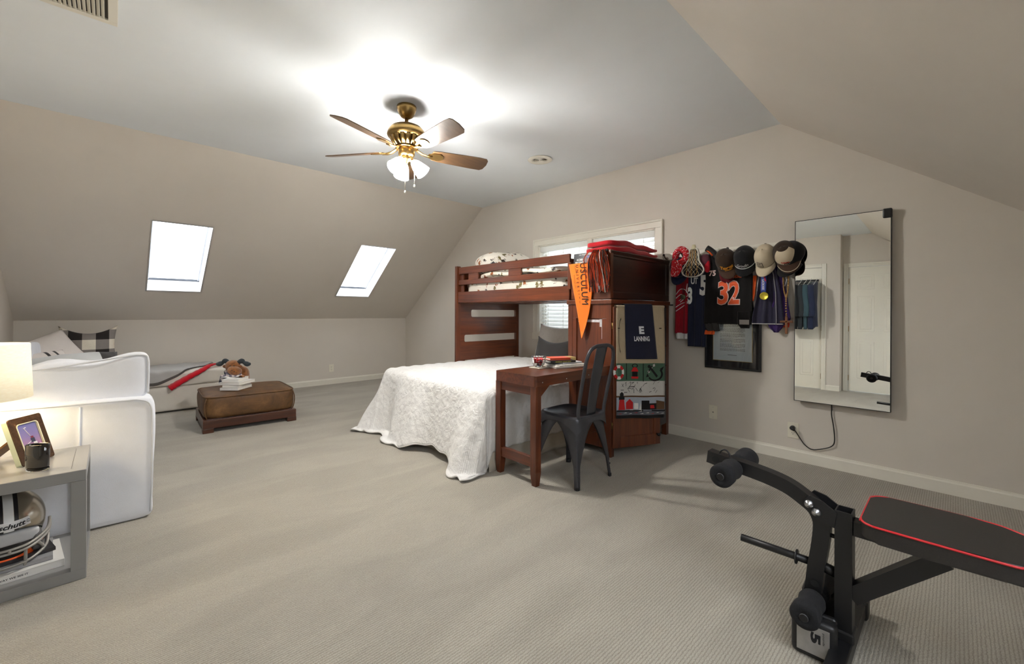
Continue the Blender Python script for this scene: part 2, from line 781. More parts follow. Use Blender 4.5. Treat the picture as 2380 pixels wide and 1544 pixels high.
gpoly(mb, [(YF, 0), (WY0, 0), (WY0, ZC), (YR, ZC), (YF, zs(YF))], XG, XG + T)
gpoly(mb, [(WY1, 0), (YB, 0), (YB, ZK), (YA, ZC), (WY1, ZC)], XG, XG + T)
mb.box(XG, XG + T, WY0, WY1, 0, WZ0)
mb.box(XG, XG + T, WY0, WY1, WZ1, ZC)
struct('wall_right', mb, M['wall'])
struct('wall_back', MB().box(XL - T, XG + T, YB, YB + T, 0, ZK + 0.02), M['wall'])
struct('wall_front', MB().box(XD2 - T, XG + T, YF - T, YF, 0, zs(YF) + 0.02), M['wall'])
mb = MB()
gpoly(mb, [(2.40, 0), (YB, 0), (YB, ZK), (YA, ZC), (2.40, ZC)], XL - T, XL)
struct('wall_left', mb, M['wall'])
# wall with the closet door, its return, and the recessed entry-door wall
DY0, DY1, DH = 1.545, 2.255, 2.03        # closet door
EY0, EY1 = 0.46, 1.22                    # entry door
mb = MB()
mb.box(XD - 0.2, XD, 1.30, DY0, 0, ZC)
mb.box(XD - T, XD, DY1, 2.40, 0, ZC)
mb.box(XD - T, XD, DY0, DY1, DH, ZC)
mb.box(XD, XL - 0.005, 2.40, 2.40 + T, 0, ZC)
struct('wall_closet', mb, M['wall'])
mb = MB()
gpoly(mb, [(YF, 0), (EY0, 0), (EY0, DH), (EY0, zs(EY0)), (YF, zs(YF))], XD2 - T, XD2)
mb.box(XD2 - T, XD2, EY1, 1.30, 0, ZC)
gpoly(mb, [(EY0, DH), (EY1, DH), (EY1, ZC), (YR, ZC), (EY0, zs(EY0))], XD2 - T, XD2)
struct('wall_entry', mb, M['wall'])


# baseboards with a small moulded top
def base_board(name, a, b, inward, h=0.088, t=0.014):
    a, b, n = Vector(a), Vector(b), Vector(inward)
    prof = [(0, 0), (t, 0), (t, h * 0.80), (t * 0.55, h * 0.90), (t * 0.45, h), (0, h)]
    mb = MB()
    vs = [p + n * q + Vector((0, 0, z)) for p in (a, b) for (q, z) in prof]
    k = len(prof)
    mb.add(vs, [(i, (i + 1) % k, k + (i + 1) % k, k + i) for i in range(k)] + [tuple(range(k)), tuple(range(2 * k - 1, k - 1, -1))])
    struct(name, mb, M['trim'])


base_board('baseboard_right', (XG, YF, 0), (XG, YB, 0), (-1, 0, 0))
base_board('baseboard_back', (XL, YB, 0), (XG, YB, 0), (0, -1, 0))
base_board('baseboard_left', (XL, 2.40, 0), (XL, YB, 0), (1, 0, 0))
base_board('baseboard_front', (XD2, YF, 0), (XG, YF, 0), (0, 1, 0))
base_board('baseboard_closet', (XD, 1.30, 0), (XD, DY0 - 0.06, 0), (1, 0, 0))


# ------------------------------------------------------------------ skylights
blind_l = None


def blind_mat(name, strength, c=(0.93, 0.97, 1.0, 1)):
    t = NT(name)
    v = t.coord(kind='Object')
    w = t.new('ShaderNodeTexWave', wave_type='BANDS', bands_direction='Y', wave_profile='SIN')
    w.inputs['Scale'].default_value = 9.5
    t.link(v, w.inputs['Vector'])
    n = t.noise(v, 2.2, 2)
    col = t.ramp(w.outputs['Fac'], [(0.0, (0.80, 0.86, 0.92, 1)), (0.5, c)])
    t.link(col, t.bsdf.inputs['Emission Color'])
    s = t.math('MULTIPLY', t.math('ADD', n.outputs['Fac'], 0.5), strength)
    t.link(s, t.bsdf.inputs['Emission Strength'])
    t.bsdf.inputs['Base Color'].default_value = (0.85, 0.86, 0.88, 1)
    t.set(Roughness=0.9)
    return t.m


BL = blind_mat('pleated_blind_lit_by_sky', SKY_BLIND)
B_FILL = blind_mat('pleated_blind_fill_light', SKY_FILL_GLOW, (0.92, 0.96, 1.0, 1))  # glowing blinds of the added skylights, there to fill the room with light
M['blind_rail'] = plain('blind_rail', rgb(96, 102, 112), 0.4, var=0.03)


def skylight(n, x0, x1, y0, y1, s, mat, label):
    dep, flare = 0.175, 0.0
    mb = MB()
    P = lambda x, y, d: slope_pt(x, y, d, s)
    e = 0.0006
    c = [(x0 + e, y0 + e), (x1 - e, y0 + e), (x1 - e, y1 - e), (x0 + e, y1 - e)]
    tk = 0.015
    for i in range(4):
        (xa, ya), (xb, yb) = c[i], c[(i + 1) % 4]
        cx, cy = (x0 + x1) / 2, (y0 + y1) / 2
        o = lambda x, y: (x + (tk if x > cx else -tk), y + (tk if y > cy else -tk))
        a2, b2 = o(xa, ya), o(xb, yb)
        vs = [P(xa, ya, 0.0), P(xb, yb, 0.0), P(xb, yb, dep + .06), P(xa, ya, dep + .06), P(*a2, 0.0), P(*b2, 0.0), P(*b2, dep + .06), P(*a2, dep + .06)]
        mb.add(vs, [(0, 1, 2, 3), (7, 6, 5, 4), (0, 4, 5, 1), (1, 5, 6, 2), (2, 6, 7, 3), (3, 7, 4, 0)])
    w = struct('window_%d' % n, mb, M['shaft'])
    vs = [P(x, y, d) for d in (dep + .045, dep + .055) for (x, y) in c]
    g = MB().add(vs, [(0, 1, 2, 3), (7, 6, 5, 4), (0, 4, 5, 1), (1, 5, 6, 2), (2, 6, 7, 3), (3, 7, 4, 0)])
    gm = finish('pane', g, thin_glass('skylight_glass'), (0, 0, 0), w)
    # pleated blind drawn over the pane
    loc = P((x0 + x1) / 2, (y0 + y1) / 2, dep)
    b = thing('skylight_blind', label, 'blind', loc)
    mb = MB()
    k = 44
    ytop, ybot = (y0, y1 - 0.008) if s > 0 else (y0 + 0.008, y1)
    mb.slab(1, k, lambda u, v: P(lerp(x0 + .006, x1 - .006, u), lerp(ytop, ybot, v), dep + (0.006 if int(round(v * k)) % 2 else -0.002)), nrm if s > 0 else Vector((0, -SL, 1)).normalized(), 0.004)
    part('pleated_fabric', mb, mat, b)
    rails = MB()
    yb = ybot if s > 0 else ytop
    for (x, y) in (((x0 + x1) / 2, yb),):
        c0 = P(x, y, dep - 0.01)
        rails.sweep([c0 - Vector(((x1 - x0) / 2 - .004, 0, 0)), c0 + Vector(((x1 - x0) / 2 - .004, 0, 0))], [(-.009, -.007), (.009, -.007), (.009, .007), (-.009, .007)], m=0, smooth=False)
    part('bottom_rail', rails, M['blind_rail'], b)
    for x in (x0 + .012, x1 - .012):
        sr = MB().sweep([P(x, y0 + .01, dep - .012), P(x, y1 - .01, dep - .012)], [(-.006, -.008), (.006, -.008), (.006, .008), (-.006, .008)], smooth=False)
        part('side_rail', sr, M['shaft'], b)


skylight(1, *SKY[0], SY0, SY1, 1, BL, 'white pleated skylight blind nearest the sofa wall')
skylight(2, *SKY[1], SY0, SY1, 1, BL, 'white pleated skylight blind nearest the bunk bed end')
skylight(4, *SKY_FILL[0], RY0, RY1, -1, B_FILL, 'added fill-light skylight blind, out of view in the near slope above the camera')  # added skylights, never in view; their blinds brighten the room
skylight(5, *SKY_FILL[1], RY0, RY1, -1, B_FILL, 'added fill-light skylight blind, out of view in the near slope above the weight bench')

# ------------------------------------------------------------------ gable window
w3 = None
mb = MB()
cw = 0.075
Y0, Y1, Z0, Z1 = WY0 - cw, WY1 + cw, WZ0 - cw, WZ1 + cw
for (a, b, c, d) in ((Y0, Y1, WZ1, Z1), (Y0, WY0, WZ0, WZ1), (WY1, Y1, WZ0, WZ1), (Y0 - .02, Y1 + .02, Z0 - .0, WZ0)):
    mb.box(XG - 0.018, XG, a, b, c, d, 0.004)
for (a, b, c, d) in ((Y0, Y1, Z1 - .018, Z1), (Y0, Y0 + .018, WZ0, Z1 - .018), (Y1 - .018, Y1, WZ0, Z1 - .018)):
    mb.box(XG - 0.028, XG - 0.016, a, b, c, d, 0.004)
# jamb lining and mullion
mb.box(XG - .004, XG + T, WY0, WY0 + .012, WZ0, WZ1)
mb.box(XG - .004, XG + T, WY1 - .012, WY1, WZ0, WZ1)
mb.box(XG - .004, XG + T, WY0, WY1, WZ1 - .012, WZ1)
mb.box(XG - .03, XG + T, WY0 - .06, WY1 + .06, WZ0 - .004, WZ0 + .018, 0.004)
WM = 2.705
mb.box(XG - .01, XG + T, WM - .032, WM + .032, WZ0, WZ1, 0.003)
w3 = struct('window_3', mb, M['trim'])
sash = MB()
for (a, b) in ((WY0 + .012, WM - .032), (WM + .032, WY1 - .012)):
    for (c, d, e, f) in ((a, b, WZ0 + .018, WZ0 + .06), (a, b, WZ1 - .05, WZ1 - .012), (a, a + .035, WZ0, WZ1), (b - .035, b, WZ0, WZ1), (a, b, 1.36, 1.40)):
        sash.box(XG + .095, XG + .125, c, d, e, f, 0.002)
finish('window_frame', sash, M['trim'], (0, 0, 0), w3)
g = MB()
g.box(XG + .108, XG + .112, WY0 + .012, WY1 - .012, WZ0 + .018, WZ1 - .012)
finish('pane', g, thin_glass('window_glass'), (0, 0, 0), w3)

# faux-wood blinds
slat_m = NT('white_blind_slat')
slat_m.bsdf.inputs['Base Color'].default_value = rgb(238, 236, 230)
slat_m.bsdf.inputs['Roughness'].default_value = 0.45
_n = slat_m.noise(slat_m.coord((4, 60, 60)), 3, 3)
slat_m.base(slat_m.ramp(_n.outputs['Fac'], [(0.3, rgb(232, 230, 222)), (0.7, rgb(243, 241, 236))]))
_tr = slat_m.new('ShaderNodeBsdfTranslucent')
_tr.inputs['Color'].default_value = rgb(240, 240, 238)
_mx = slat_m.new('ShaderNodeMixShader')
_mx.inputs[0].default_value = 0.45
slat_m.link(slat_m.bsdf.outputs[0], _mx.inputs[1])
slat_m.link(_tr.outputs[0], _mx.inputs[2])
slat_m.link(_mx.outputs[0], slat_m.out.inputs['Surface'])
slat_m = slat_m.m


def blind(y0, y1, label):
    b = thing('window_blind', label, 'blind', (XG + .05, (y0 + y1) / 2, WZ1 - .02), 'slatted blinds in the gable window')
    mb = MB().box(XG + .006, XG + .07, y0, y1, WZ1 - .075, WZ1 - .014, 0.004)
    part('valance', mb, slat_m, b)
    z = WZ1 - .10
    tilt = math.radians(-48)
    i = 0
    while z > WZ0 + .06:
        mb = MB()
        R = Matrix.Translation((XG + .045, 0, z)) @ Matrix.Rotation(tilt, 4, 'Y')
        mb.box(-.025, .025, y0 + .004, y1 - .004, -.0016, .0016, 0.0012, 1, mat=R)
        part('slat', mb, slat_m, b)
        z -= 0.044
        i += 1
    part('bottom_rail', MB().box(XG + .02, XG + .07, y0 + .004, y1 - .004, WZ0 + .022, WZ0 + .042, 0.004), slat_m, b)
    mb = MB()
    for yy in (y0 + .12, (y0 + y1) / 2, y1 - .12):
        mb.cyl((XG + .016, yy, WZ1 - .06), (XG + .016, yy, WZ0 + .04), 0.0022, 6)
    part('ladder_cord', mb, M['trim'], b)
    mb = MB()
    # tilt-cord with beaded drop
    for k in range(26):
        zz = WZ1 - .1 - k * .034
        mb.cyl((XG - .004, y1 - .10, zz), (XG - .004, y1 - .10, zz - .02), 0.004, 8)
    part('pull_cord', mb, M['trim'], b)


blind(WY0 + .016, WM - .036, 'white slatted blind behind the folded red blanket')
blind(WM + .036, WY1 - .016, 'white slatted blind above the upper bunk pillow end')


# ------------------------------------------------------------------ doors (seen in the mirror)
def six_panel(n, x, ya, yb, hinge_high, knob_y):
    mb = MB().box(x - .05, x - .012, ya + .004, yb - .004, 0.012, DH - .006, 0.002)
    w = yb - ya
    d = struct('door_%d' % n, mb, M['door'])
    pw = (w - 3 * .11) / 2
    for (z0, z1) in ((0.22, 0.82), (0.98, 1.55), (1.66, 1.90)):
        for k in range(2):
            a = ya + .11 + k * (pw + .11)
            p = MB()
            p.box(x - .020, x - .007, a, a + pw, z0, z1, 0.012, 2)
            p.box(x - .016, x - .002, a + .035, a + pw - .035, z0 + .035, z1 - .035, 0.011, 2)
            finish('panel', p, M['door'], (0, 0, 0), d)
    hy = yb if hinge_high else ya
    for hz in (0.22, 1.02, 1.80):
        h = MB().cyl((x - .004, hy, hz - .045), (x - .004, hy, hz + .045), .008, 10)
        finish('hinge', h, M['brass'], (0, 0, 0), d)
    kn = MB().lathe([(0, 0), (.026, .0), (.027, .006), (.011, .012), (.011, .034), (.026, .042), (.029, .056), (.02, .068), (0, .07)], mat=Matrix.Translation((x - .012, knob_y, .95)) @ Matrix.Rotation(PI / 2, 4, 'Y'))
    finish('knob', kn, M['brass'], (0, 0, 0), d)
    c = MB()
    for (a, b, z0, z1) in ((ya - .062, ya, 0, DH + .062), (yb, yb + .062, 0, DH + .062), (ya, yb, DH, DH + .062)):
        c.box(x, x + .016, a, b, z0, z1, 0.004)
        c.box(x + .012, x + .022, a if z1 - z0 < 1 else (a if a < (ya + yb) / 2 - w / 2 - .01 else b - .02), (b if z1 - z0 < 1 else (a + .02 if a < (ya + yb) / 2 - w / 2 - .01 else b)), (z1 - .02 if z1 - z0 < 1 else z0), z1, 0.003)
    finish('casing', c, M['trim'], (0, 0, 0), d)


six_panel(1, XD, DY0, DY1, False, DY1 - .07)
six_panel(2, XD2, EY0, EY1, True, EY0 + .07)

# ------------------------------------------------------------------ vents
vb = thing('ceiling_register', 'round white ceiling vent with concentric rings beyond the fan', 'vent', (2.932, 2.712, ZC))
mb = MB().lathe([(.060, .0), (.095, -.0005), (.112, -.004), (.116, -.009), (.112, -.012), (.085, -.016), (.070, -.014), (.066, -.004)], (2.932, 2.712, ZC), 48)
part('rim', mb, M['trim'], vb)
for r in (.056, .043, .030, .017):
    mb = MB().lathe([(r, -.001), (r + .0075, -.013), (r + .009, -.014), (r + .002, -.001), (r, -.001)], (2.932, 2.712, ZC), 40)
    part('ring', mb, M['trim'], vb)
part('duct_shadow_box', MB().lathe([(.0, -.0005), (.068, -.0005), (.068, -.002), (0, -.002)], (2.932, 2.712, ZC), 40), M['black'], vb, 'black disc for the shade in the duct')  # flat black disc standing in for the shade inside the duct
mb = MB().lathe([(0, -.016), (.008, -.014), (.009, -.002)], (2.932, 2.712, ZC), 20)
part('hub', mb, M['trim'], vb)

gx0, gx1, gy0, gy1 = -0.62, 0.018, 2.42, 2.935
vg = thing('return_grille', 'large louvred return-air grille in the ceiling above the sofa end', 'vent', ((gx0 + gx1) / 2, (gy0 + gy1) / 2, ZC))
mb = MB()
f = .035
for (a, b, c, d) in ((gx0, gx1, gy0, gy0 + f), (gx0, gx1, gy1 - f, gy1), (gx0, gx0 + f, gy0 + f, gy1 - f), (gx1 - f, gx1, gy0 + f, gy1 - f)):
    mb.box(a, b, c, d, ZC - .011, ZC, 0.002)
part('frame', mb, M['trim'], vg)
lv = MB()
k = 34
for i in range(k):
    x = lerp(gx0 + f + .01, gx1 - f - .01, (i + .5) / k)
    R = Matrix.Translation((x, (gy0 + gy1) / 2, ZC - .006)) @ Matrix.Rotation(math.radians(40), 4, 'Y')
    lv.box(-.007, .007, -(gy1 - gy0) / 2 + f, (gy1 - gy0) / 2 - f, -.0008, .0008, 0, mat=R)
part('louvre', lv, M['trim'], vg)
mb = MB().box(gx0 + f, gx1 - f, (gy0 + gy1) / 2 - .008, (gy0 + gy1) / 2 + .008, ZC - .012, ZC - .003)
part('mullion', mb, M['trim'], vg)
part('filter', MB().box(gx0 + f, gx1 - f, gy0 + f, gy1 - f, ZC - .0015, ZC - .0005), plain('grey_filter', rgb(70, 66, 60), .9), vg)


# ------------------------------------------------------------------ wall plates
def plate(name, label, cat, pt, nrm, kind):
    """pt: centre on the wall; nrm into the room."""
    n = Vector(nrm)
    s = Vector((0, 0, 1)).cross(n)
    Mx = Matrix((s.to_4d(), Vector((0, 0, 1, 0)), n.to_4d(), (0, 0, 0, 1))).transposed()
    Mx[0][3], Mx[1][3], Mx[2][3] = pt
    Mx[3] = (0, 0, 0, 1)
    t = thing(name, label, cat, pt)
    part('plate', MB().box(-.036, .036, -.058, .058, 0, .006, 0.003, mat=Mx), M['white_plastic'], t)
    if kind == 'outlet':
        for dz in (-.02, .02):
            mb = MB()
            mb.prism([(.0145 * math.cos(a) * 1.05, dz + .0145 * math.sin(a)) for a in [i * PI / 12 for i in range(24)]], lambda a, b, d: Mx @ Vector((a, b, d)), .005, .0075)
            r = part('receptacle', mb, M['white_plastic'], t)
            sl = MB()
            for (a, b, w, h) in ((-.006, .003, .0012, .004), (.006, .003, .0012, .0032), (0, -.007, .0022, .0022)):
                sl.box(a - w, a + w, dz + b - h, dz + b + h, .0075, .0079, 0, mat=Mx)
            part('slot', sl, M['black'], r)
    else:
        sl = MB()
        sl.box(-.006, .006, -.004, .004, .006, .008, .001, mat=Mx)
        part('jack', sl, plain('grey_jack', rgb(120, 116, 106), .5), t)
    for dz in ((0,) if kind == 'outlet' else (-.042, .042)):
        sc = MB().cyl(Mx @ Vector((0, dz, .0055)), Mx @ Vector((0, dz, .0072)), .003, 10)
        part('screw', sc, M['steel'], t)
    return t, Mx


plate('jack_plate', 'ivory jack plate low on the wall between the bunk cabinet and mirror', 'wall plate', (XG, 1.423, 0.262), (-1, 0, 0), 'jack')
plate('wall_outlet', 'ivory outlet below the mirror with a black plug in it', 'outlet', (XG, 0.842, 0.225), (-1, 0, 0), 'outlet')
plate('wall_outlet', 'white outlet on the low wall right of the brown ottoman', 'outlet', (2.45, YB, 0.245), (0, -1, 0), 'outlet')

# ================================================================== ceiling fan
FX, FY = 1.507, 2.675
fan = thing('ceiling_fan', 'brass ceiling fan with five brown blades and lit glass shades', 'ceiling fan', (FX, FY, ZC))
bw = M['brass']
part('canopy', MB().lathe([(0, 0), (.066, 0), (.069, -.006), (.067, -.022), (.055, -.052), (.040, -.074), (.026, -.082), (.018, -.084), (0, -.084)], (FX, FY, ZC), 40), bw, fan)
part('downrod', MB().cyl((FX, FY, ZC - .082), (FX, FY, 2.405), .0125, 18), bw, fan)
part('motor_housing', MB().lathe([(.0, 2.424), (.040, 2.424), (.075, 2.418), (.108, 2.402), (.128, 2.378), (.134, 2.352), (.130, 2.342), (.118, 2.336), (.114, 2.330), (0, 2.330)], (FX, FY, 0), 48), bw, fan)
# vented lower bell
mb = MB()
for i in range(16):
    a = 2 * PI * i / 16
    c, s = math.cos(a), math.sin(a)
    mb.sweep([(FX + c * .112, FY + s * .112, 2.333), (FX + c * .100, FY + s * .100, 2.305), (FX + c * .078, FY + s * .078, 2.272)], [(-.004, -.013), (.004, -.013), (.004, .013), (-.004, .013)], up=(c, s, 0.3))
mb.lathe([(.094, 2.333), (.083, 2.305), (.060, 2.270), (.075, 2.266), (.078, 2.262), (.06, 2.258), (0, 2.258)], (FX, FY, 0), 40)
part('vented_bell', mb, bw, fan)
part('switch_housing', MB().lathe([(0, 2.258), (.05, 2.258), (.056, 2.250), (.056, 2.212), (.048, 2.204), (.030, 2.196), (0, 2.196)], (FX, FY, 0), 36), bw, fan)
BLW = wood('fan_blade_wood', 'x', rgb(62, 42, 24), rgb(104, 76, 48), 0.42, 12, 0.1)
BZ = 2.24
pitch = math.radians(18)
R0, R1 = 0.185, 0.605
for k, deg in enumerate((-17, 55, 127, 199, 271)):
    A = Matrix.Translation((FX, FY, BZ)) @ Matrix.Rotation(math.radians(deg), 4, 'Z')
    B = A @ Matrix.Rotation(-pitch, 4, 'X')
    outline = [(R0, -.050), (R0 + .05, -.058), (.40, -.066), (.54, -.070), (.590, -.066), (R1, -.048), (R1 + .004, 0), (R1 - .008, .050), (.575, .068), (.50, .068), (.38, .063), (R0 + .05, .056), (R0, .046), (R0 - .012, 0)]
    mb = MB().prism(outline, lambda a, b, d: B @ Vector((a, b, d)), -.003, .003)
    bl = part('blade', mb, BLW, fan)
    iron = MB()
    iron.sweep([A @ Vector(p) for p in ((.060, 0, .026), (.085, 0, .012), (.115, 0, -.004), (.150, 0, -.010), (.185, 0, -.009))], [(-.004, -.014), (.004, -.014), (.004, .014), (-.004, .014)], up=(0, 0, 1))
    iron.prism([(.155, -.018), (.19, -.034), (.235, -.038), (.262, -.022), (.268, 0), (.262, .022), (.235, .038), (.19, .034), (.155, .018)], lambda a, b, d: B @ Vector((a, b, d)), -.009, -.0032)
    part('blade_iron', iron, bw, bl)
# light kit: three bell shades
part('light_fitter', MB().lathe([(0, 2.196), (.036, 2.196), (.038, 2.186), (.030, 2.172), (.012, 2.164), (.008, 2.155), (0, 2.153)], (FX, FY, 0), 30), bw, fan)
SHADE = emit('lit_frosted_glass', (1.0, 0.97, 0.92, 1), FAN_SHADE, (0.9, 0.9, 0.88, 1))
BULB = emit('lit_fan_bulb', (1.0, 0.97, 0.92, 1), FAN_BULB)
for k, deg in enumerate((136.5 + 62, 136.5 + 182, 136.5 + 302)):
    a = math.radians(deg)
    d = Vector((math.cos(a), math.sin(a), 0))
    n0 = Vector((FX, FY, 2.186)) + d * .030
    ax = (d * 0.68 + Vector((0, 0, -0.74))).normalized()
    rot = Vector((0, 0, 1)).rotation_difference(ax).to_matrix().to_4x4()
    Mx = Matrix.Translation(n0) @ rot
    part('socket_arm', MB().tube([n0 - d * .022 + Vector((0, 0, .004)), n0, n0 + ax * .026], [.011, .013, .017], 16), bw, fan)
    mb = MB().lathe([(.018, .022), (.024, .030), (.033, .048), (.041, .072), (.047, .100), (.053, .128), (.0545, .130), (.0515, .129), (.045, .100), (.038, .072), (.030, .048), (.016, .026)], mat=Mx, seg=32)
    sh = part('lamp_shade', mb, SHADE, fan)
    bu = MB().lathe([(0, .098), (.010, .096), (.020, .086), (.024, .072), (.020, .056), (.012, .042), (.012, .028)], mat=Mx, seg=18)
    part('bulb', bu, BULB, sh)
mat_chain = plain('ball_chain', rgb(225, 222, 212), .35, .6)
for (dx, dy, zt, zb) in ((-.018, -.012, 2.175, 1.955), (.042, -.036, 2.170, 2.005)):
    mb = MB()
    mb.cyl((FX + dx, FY + dy, zt), (FX + dx, FY + dy, zb), .0026, 8)
    pc = part('pull_chain', mb, mat_chain, fan)
    part('chain_knob', MB().lathe([(0, zb + .006), (.004, zb), (.006, zb - .012), (.003, zb - .018), (0, zb - .018)], (FX + dx, FY + dy, 0), 12), mat_chain, pc)

# ================================================================== sofa
sofa = thing('sectional_sofa', 'off-white slipcovered corner sofa filling the far left of the room', 'sofa', (-.28, 4.7, 0))
S = M['sofa']


def cush(q, f=30, a=.004):
    return Vector((q.x + a * math.sin(q.y * f + q.z * 17), q.y + a * math.sin(q.x * f * .8 + 2), q.z + a * math.sin(q.x * f + q.y * f * .7)))


# near arm: slightly bowed box with rounded corners
mb = MB().soft((-.275, 3.075, .333), (.442, .100, .322), 22, 26, fn=lambda q: Vector((q.x + .006 * math.sin(q.z * 9), q.y + .004 * math.sin(q.x * 7), q.z - .010 * (q.x / .45))))
part('arm', mb, S, sofa)
# piping round the arm's near face and the vertical seam
ring = smooth([(-.70, 2.976, .03), (-.70, 2.976, .64), (-.60, 2.975, .655), (0, 2.975, .640), (.11, 2.975, .634), (.152, 2.976, .60), (.160, 2.976, .5), (.158, 2.976, .2), (.152, 2.976, .03)], 6)
part('piping', MB().tube(ring, .0045, 8), M['sofa_seam'], sofa)
part('side_seam', MB().tube([(-.115, 2.9735, .63), (-.117, 2.9735, .4), (-.118, 2.9735, .03)], .0035, 8), M['sofa_seam'], sofa)
part('base', MB().soft((-.27, 4.76, .155), (.43, 1.60, .148), 14, 18), S, sofa)
part('backrest', MB().soft((-.60, 4.75, .42), (.115, 1.60, .40), 9, 18), S, sofa)
for i, (ya, yb) in enumerate(((3.18, 4.24), (4.25, 5.33), (5.34, 6.40))):
    mb = MB().soft((-.13, (ya + yb) / 2, .385), (.325, (yb - ya) / 2, .085), 6, 16, fn=lambda q: cush(q, 22, .006))
    part('seat_cushion', mb, S, sofa)
# tall loose cushion leaning inside the near arm
mb = MB().soft((-.275, 3.14, .735), (.425, .105, .102), 9, 22, fn=lambda q: Vector((q.x, q.y + .014 * math.sin(q.x * 9), q.z + (.052 * (q.x / .42) - .010 + .012 * math.sin(q.x * 14 + 1)) * (1 if q.z > 0 else 0.0) + .008 * math.sin(q.x * 23) * (q.z / .10))))
ac = part('arm_cushion', mb, S, sofa)
ring = [(-.275 + .425 * a, 3.045 - .004, b) for a, b in ((-.97, .755), (-.7, .785), (-.3, .806), (.1, .823), (.5, .846), (.8, .866), (.94, .868), (.985, .845), (.99, .77), (.985, .66))]
part('piping', MB().tube(smooth(ring, 6), .005, 8), M['sofa_seam'], ac)
# chaise end along the low wall
part('chaise_base', MB().soft((.46, 6.245, .148), (.575, .33, .135), 16, 20), M['chaise'], sofa)
mb = MB().soft((.46, 6.245, .365), (.570, .332, .088), 8, 22, fn=lambda q: cush(q, 16, .004))
part('chaise_cushion', mb, M['chaise'], sofa)

# ---- throw pillows
def check_mat(name, k, dark, mid, light, off=(0, 0)):
    t = NT(name)
    v = t.coord(loc=(off[0], 0, off[1]))
    sp = t.new('ShaderNodeSeparateXYZ')
    t.link(v, sp.inputs[0])
    a = t.math('GREATER_THAN', t.math('FRACT', t.math('MULTIPLY', sp.outputs[0], k)), 0.5)
    b = t.math('GREATER_THAN', t.math('FRACT', t.math('MULTIPLY', sp.outputs[2], k)), 0.5)
    s = t.math('MULTIPLY', t.math('ADD', a, b), 0.5)
    col = t.ramp(s, [(0.0, light), (0.35, mid), (0.75, dark)], 'CONSTANT')
    n = t.noise(t.coord((260, 260, 260)), 1.0, 2)
    f = t.ramp(n.outputs['Fac'], [(0.3, (.82, .82, .82, 1)), (0.7, (1.05, 1.05, 1.05, 1))])
    t.base(t.mix(0.8, col, f, 'MULTIPLY'))
    t.set(Roughness=.95)
    t.bump(n.outputs['Fac'], .3, .002)
    return t.m


CHECK = check_mat('buffalo_check_cloth', 4.9, rgb(38, 33, 31), rgb(134, 127, 121), rgb(226, 218, 200), (.05, .03))


def facing(loc, yaw, lean, roll=0):
    """local x right, y up, z out of the front; yaw about Z (0: front faces -Y), lean tips the top back."""
    return Matrix.Translation(loc) @ Matrix.Rotation(yaw, 4, 'Z') @ Matrix.Rotation(PI / 2 - lean, 4, 'X') @ Matrix.Rotation(roll, 4, 'Z')


def throw_pillow(label, loc, w, h, t, yaw, lean, mats, roll=0.0, pinch=.1, sag=0, mfn=None, name='throw_pillow', group=None):
    mb = MB().pillow(w, h, t, facing(loc, yaw, lean, roll), pinch=pinch, sag=sag, mfn=mfn)
    return solo(name, mb, mats, label, 'pillow', loc, group)


throw_pillow('black, grey and cream buffalo-check pillow upright at the sofa corner', (-.175, 6.30, .735), .225, .225, .075, .05, .20, CHECK, pinch=.13, sag=.06)
WP = fabric('white_pillow_cloth', rgb(222, 214, 207), 300, .35, .06)
DP = fabric('charcoal_pillow_cloth', rgb(52, 48, 46), 300, .35, .1)
GP = fabric('pale_grey_pillow_cloth', rgb(206, 208, 208), 300, .35, .05)
throw_pillow('rumpled white pillow leaning left of the checked pillow', (-.455, 6.05, .665), .245, .215, .11, .15, .55, WP, .5, .06)
stripe = lambda u, v: 1 if (.66 < u < .74 or .82 < u < .86) else 0
throw_pillow('white pillow with thin dark stripes half hidden by the lampshade', (-.455, 5.35, .60), .235, .19, .09, .25, .85, [WP, DP], .25, .06, mfn=stripe)
throw_pillow('pale grey pillow with charcoal end lying low behind the arm cushion', (-.20, 4.66, .668), .27, .17, .085, .1, 1.05, [GP, DP], .10, .07, mfn=lambda u, v: 1 if u > .76 else 0)

# ---- throw on the chaise
TH = fabric('grey_throw', rgb(176, 174, 171), 300, .4, .06)
THE = fabric('dark_throw_edge', rgb(92, 88, 84), 300, .4, .06)


def throw_pt(u, v):
    # v: along the chaise front (x), u: from back to front and over the edge
    x = lerp(.14, .93, v) - .25 * u * (1 - v)
    d = u * (.60 + .22 * math.sin(v * PI) ** .6 - .50 * v ** 3)
    yb = 6.56
    flat = .625
    if d < flat:
        y, z = yb - d, .462
    else:
        y, z = yb - flat - .022, .462 - (d - flat)
    z += .004 * math.sin(x * 31) + .004 * math.sin(y * 25)
    return Vector((x, y, z))


mb = MB().slab(30, 36, throw_pt, (0, -.003, .007), 1.0, mfn=lambda u, v: 1 if (v < .03 or u > .97) else 0)
solo('throw_blanket', mb, [TH, THE], 'grey throw with dark edge spread over the chaise', 'blanket', (.5, 6.2, .46))
# ---- red strap / garment draped across the chaise corner
RED = fabric('red_cloth', rgb(186, 20, 34), 260, .4, .15)
path = smooth([(1.01, 6.25, .480), (.92, 6.10, .484), (.83, 5.985, .482), (.74, 5.895, .440), (.62, 5.883, .375), (.50, 5.880, .300), (.455, 5.880, .268)], 8)
mb = MB()
N = len(path)
mb.sweep(path, [(-.008, -.034), (.008, -.034), (.010, 0), (.008, .034), (-.008, .034)], scale=[lerp(.55, 1.15, min(1, i / N * 1.3)) * (1 + .07 * math.sin(i * 1.7)) for i in range(N)], up=(-.3, -.5, .8))
solo('red_garment', mb, RED, 'crumpled red cloth draped diagonally over the chaise edge', 'garment', (.75, 6.0, .45))

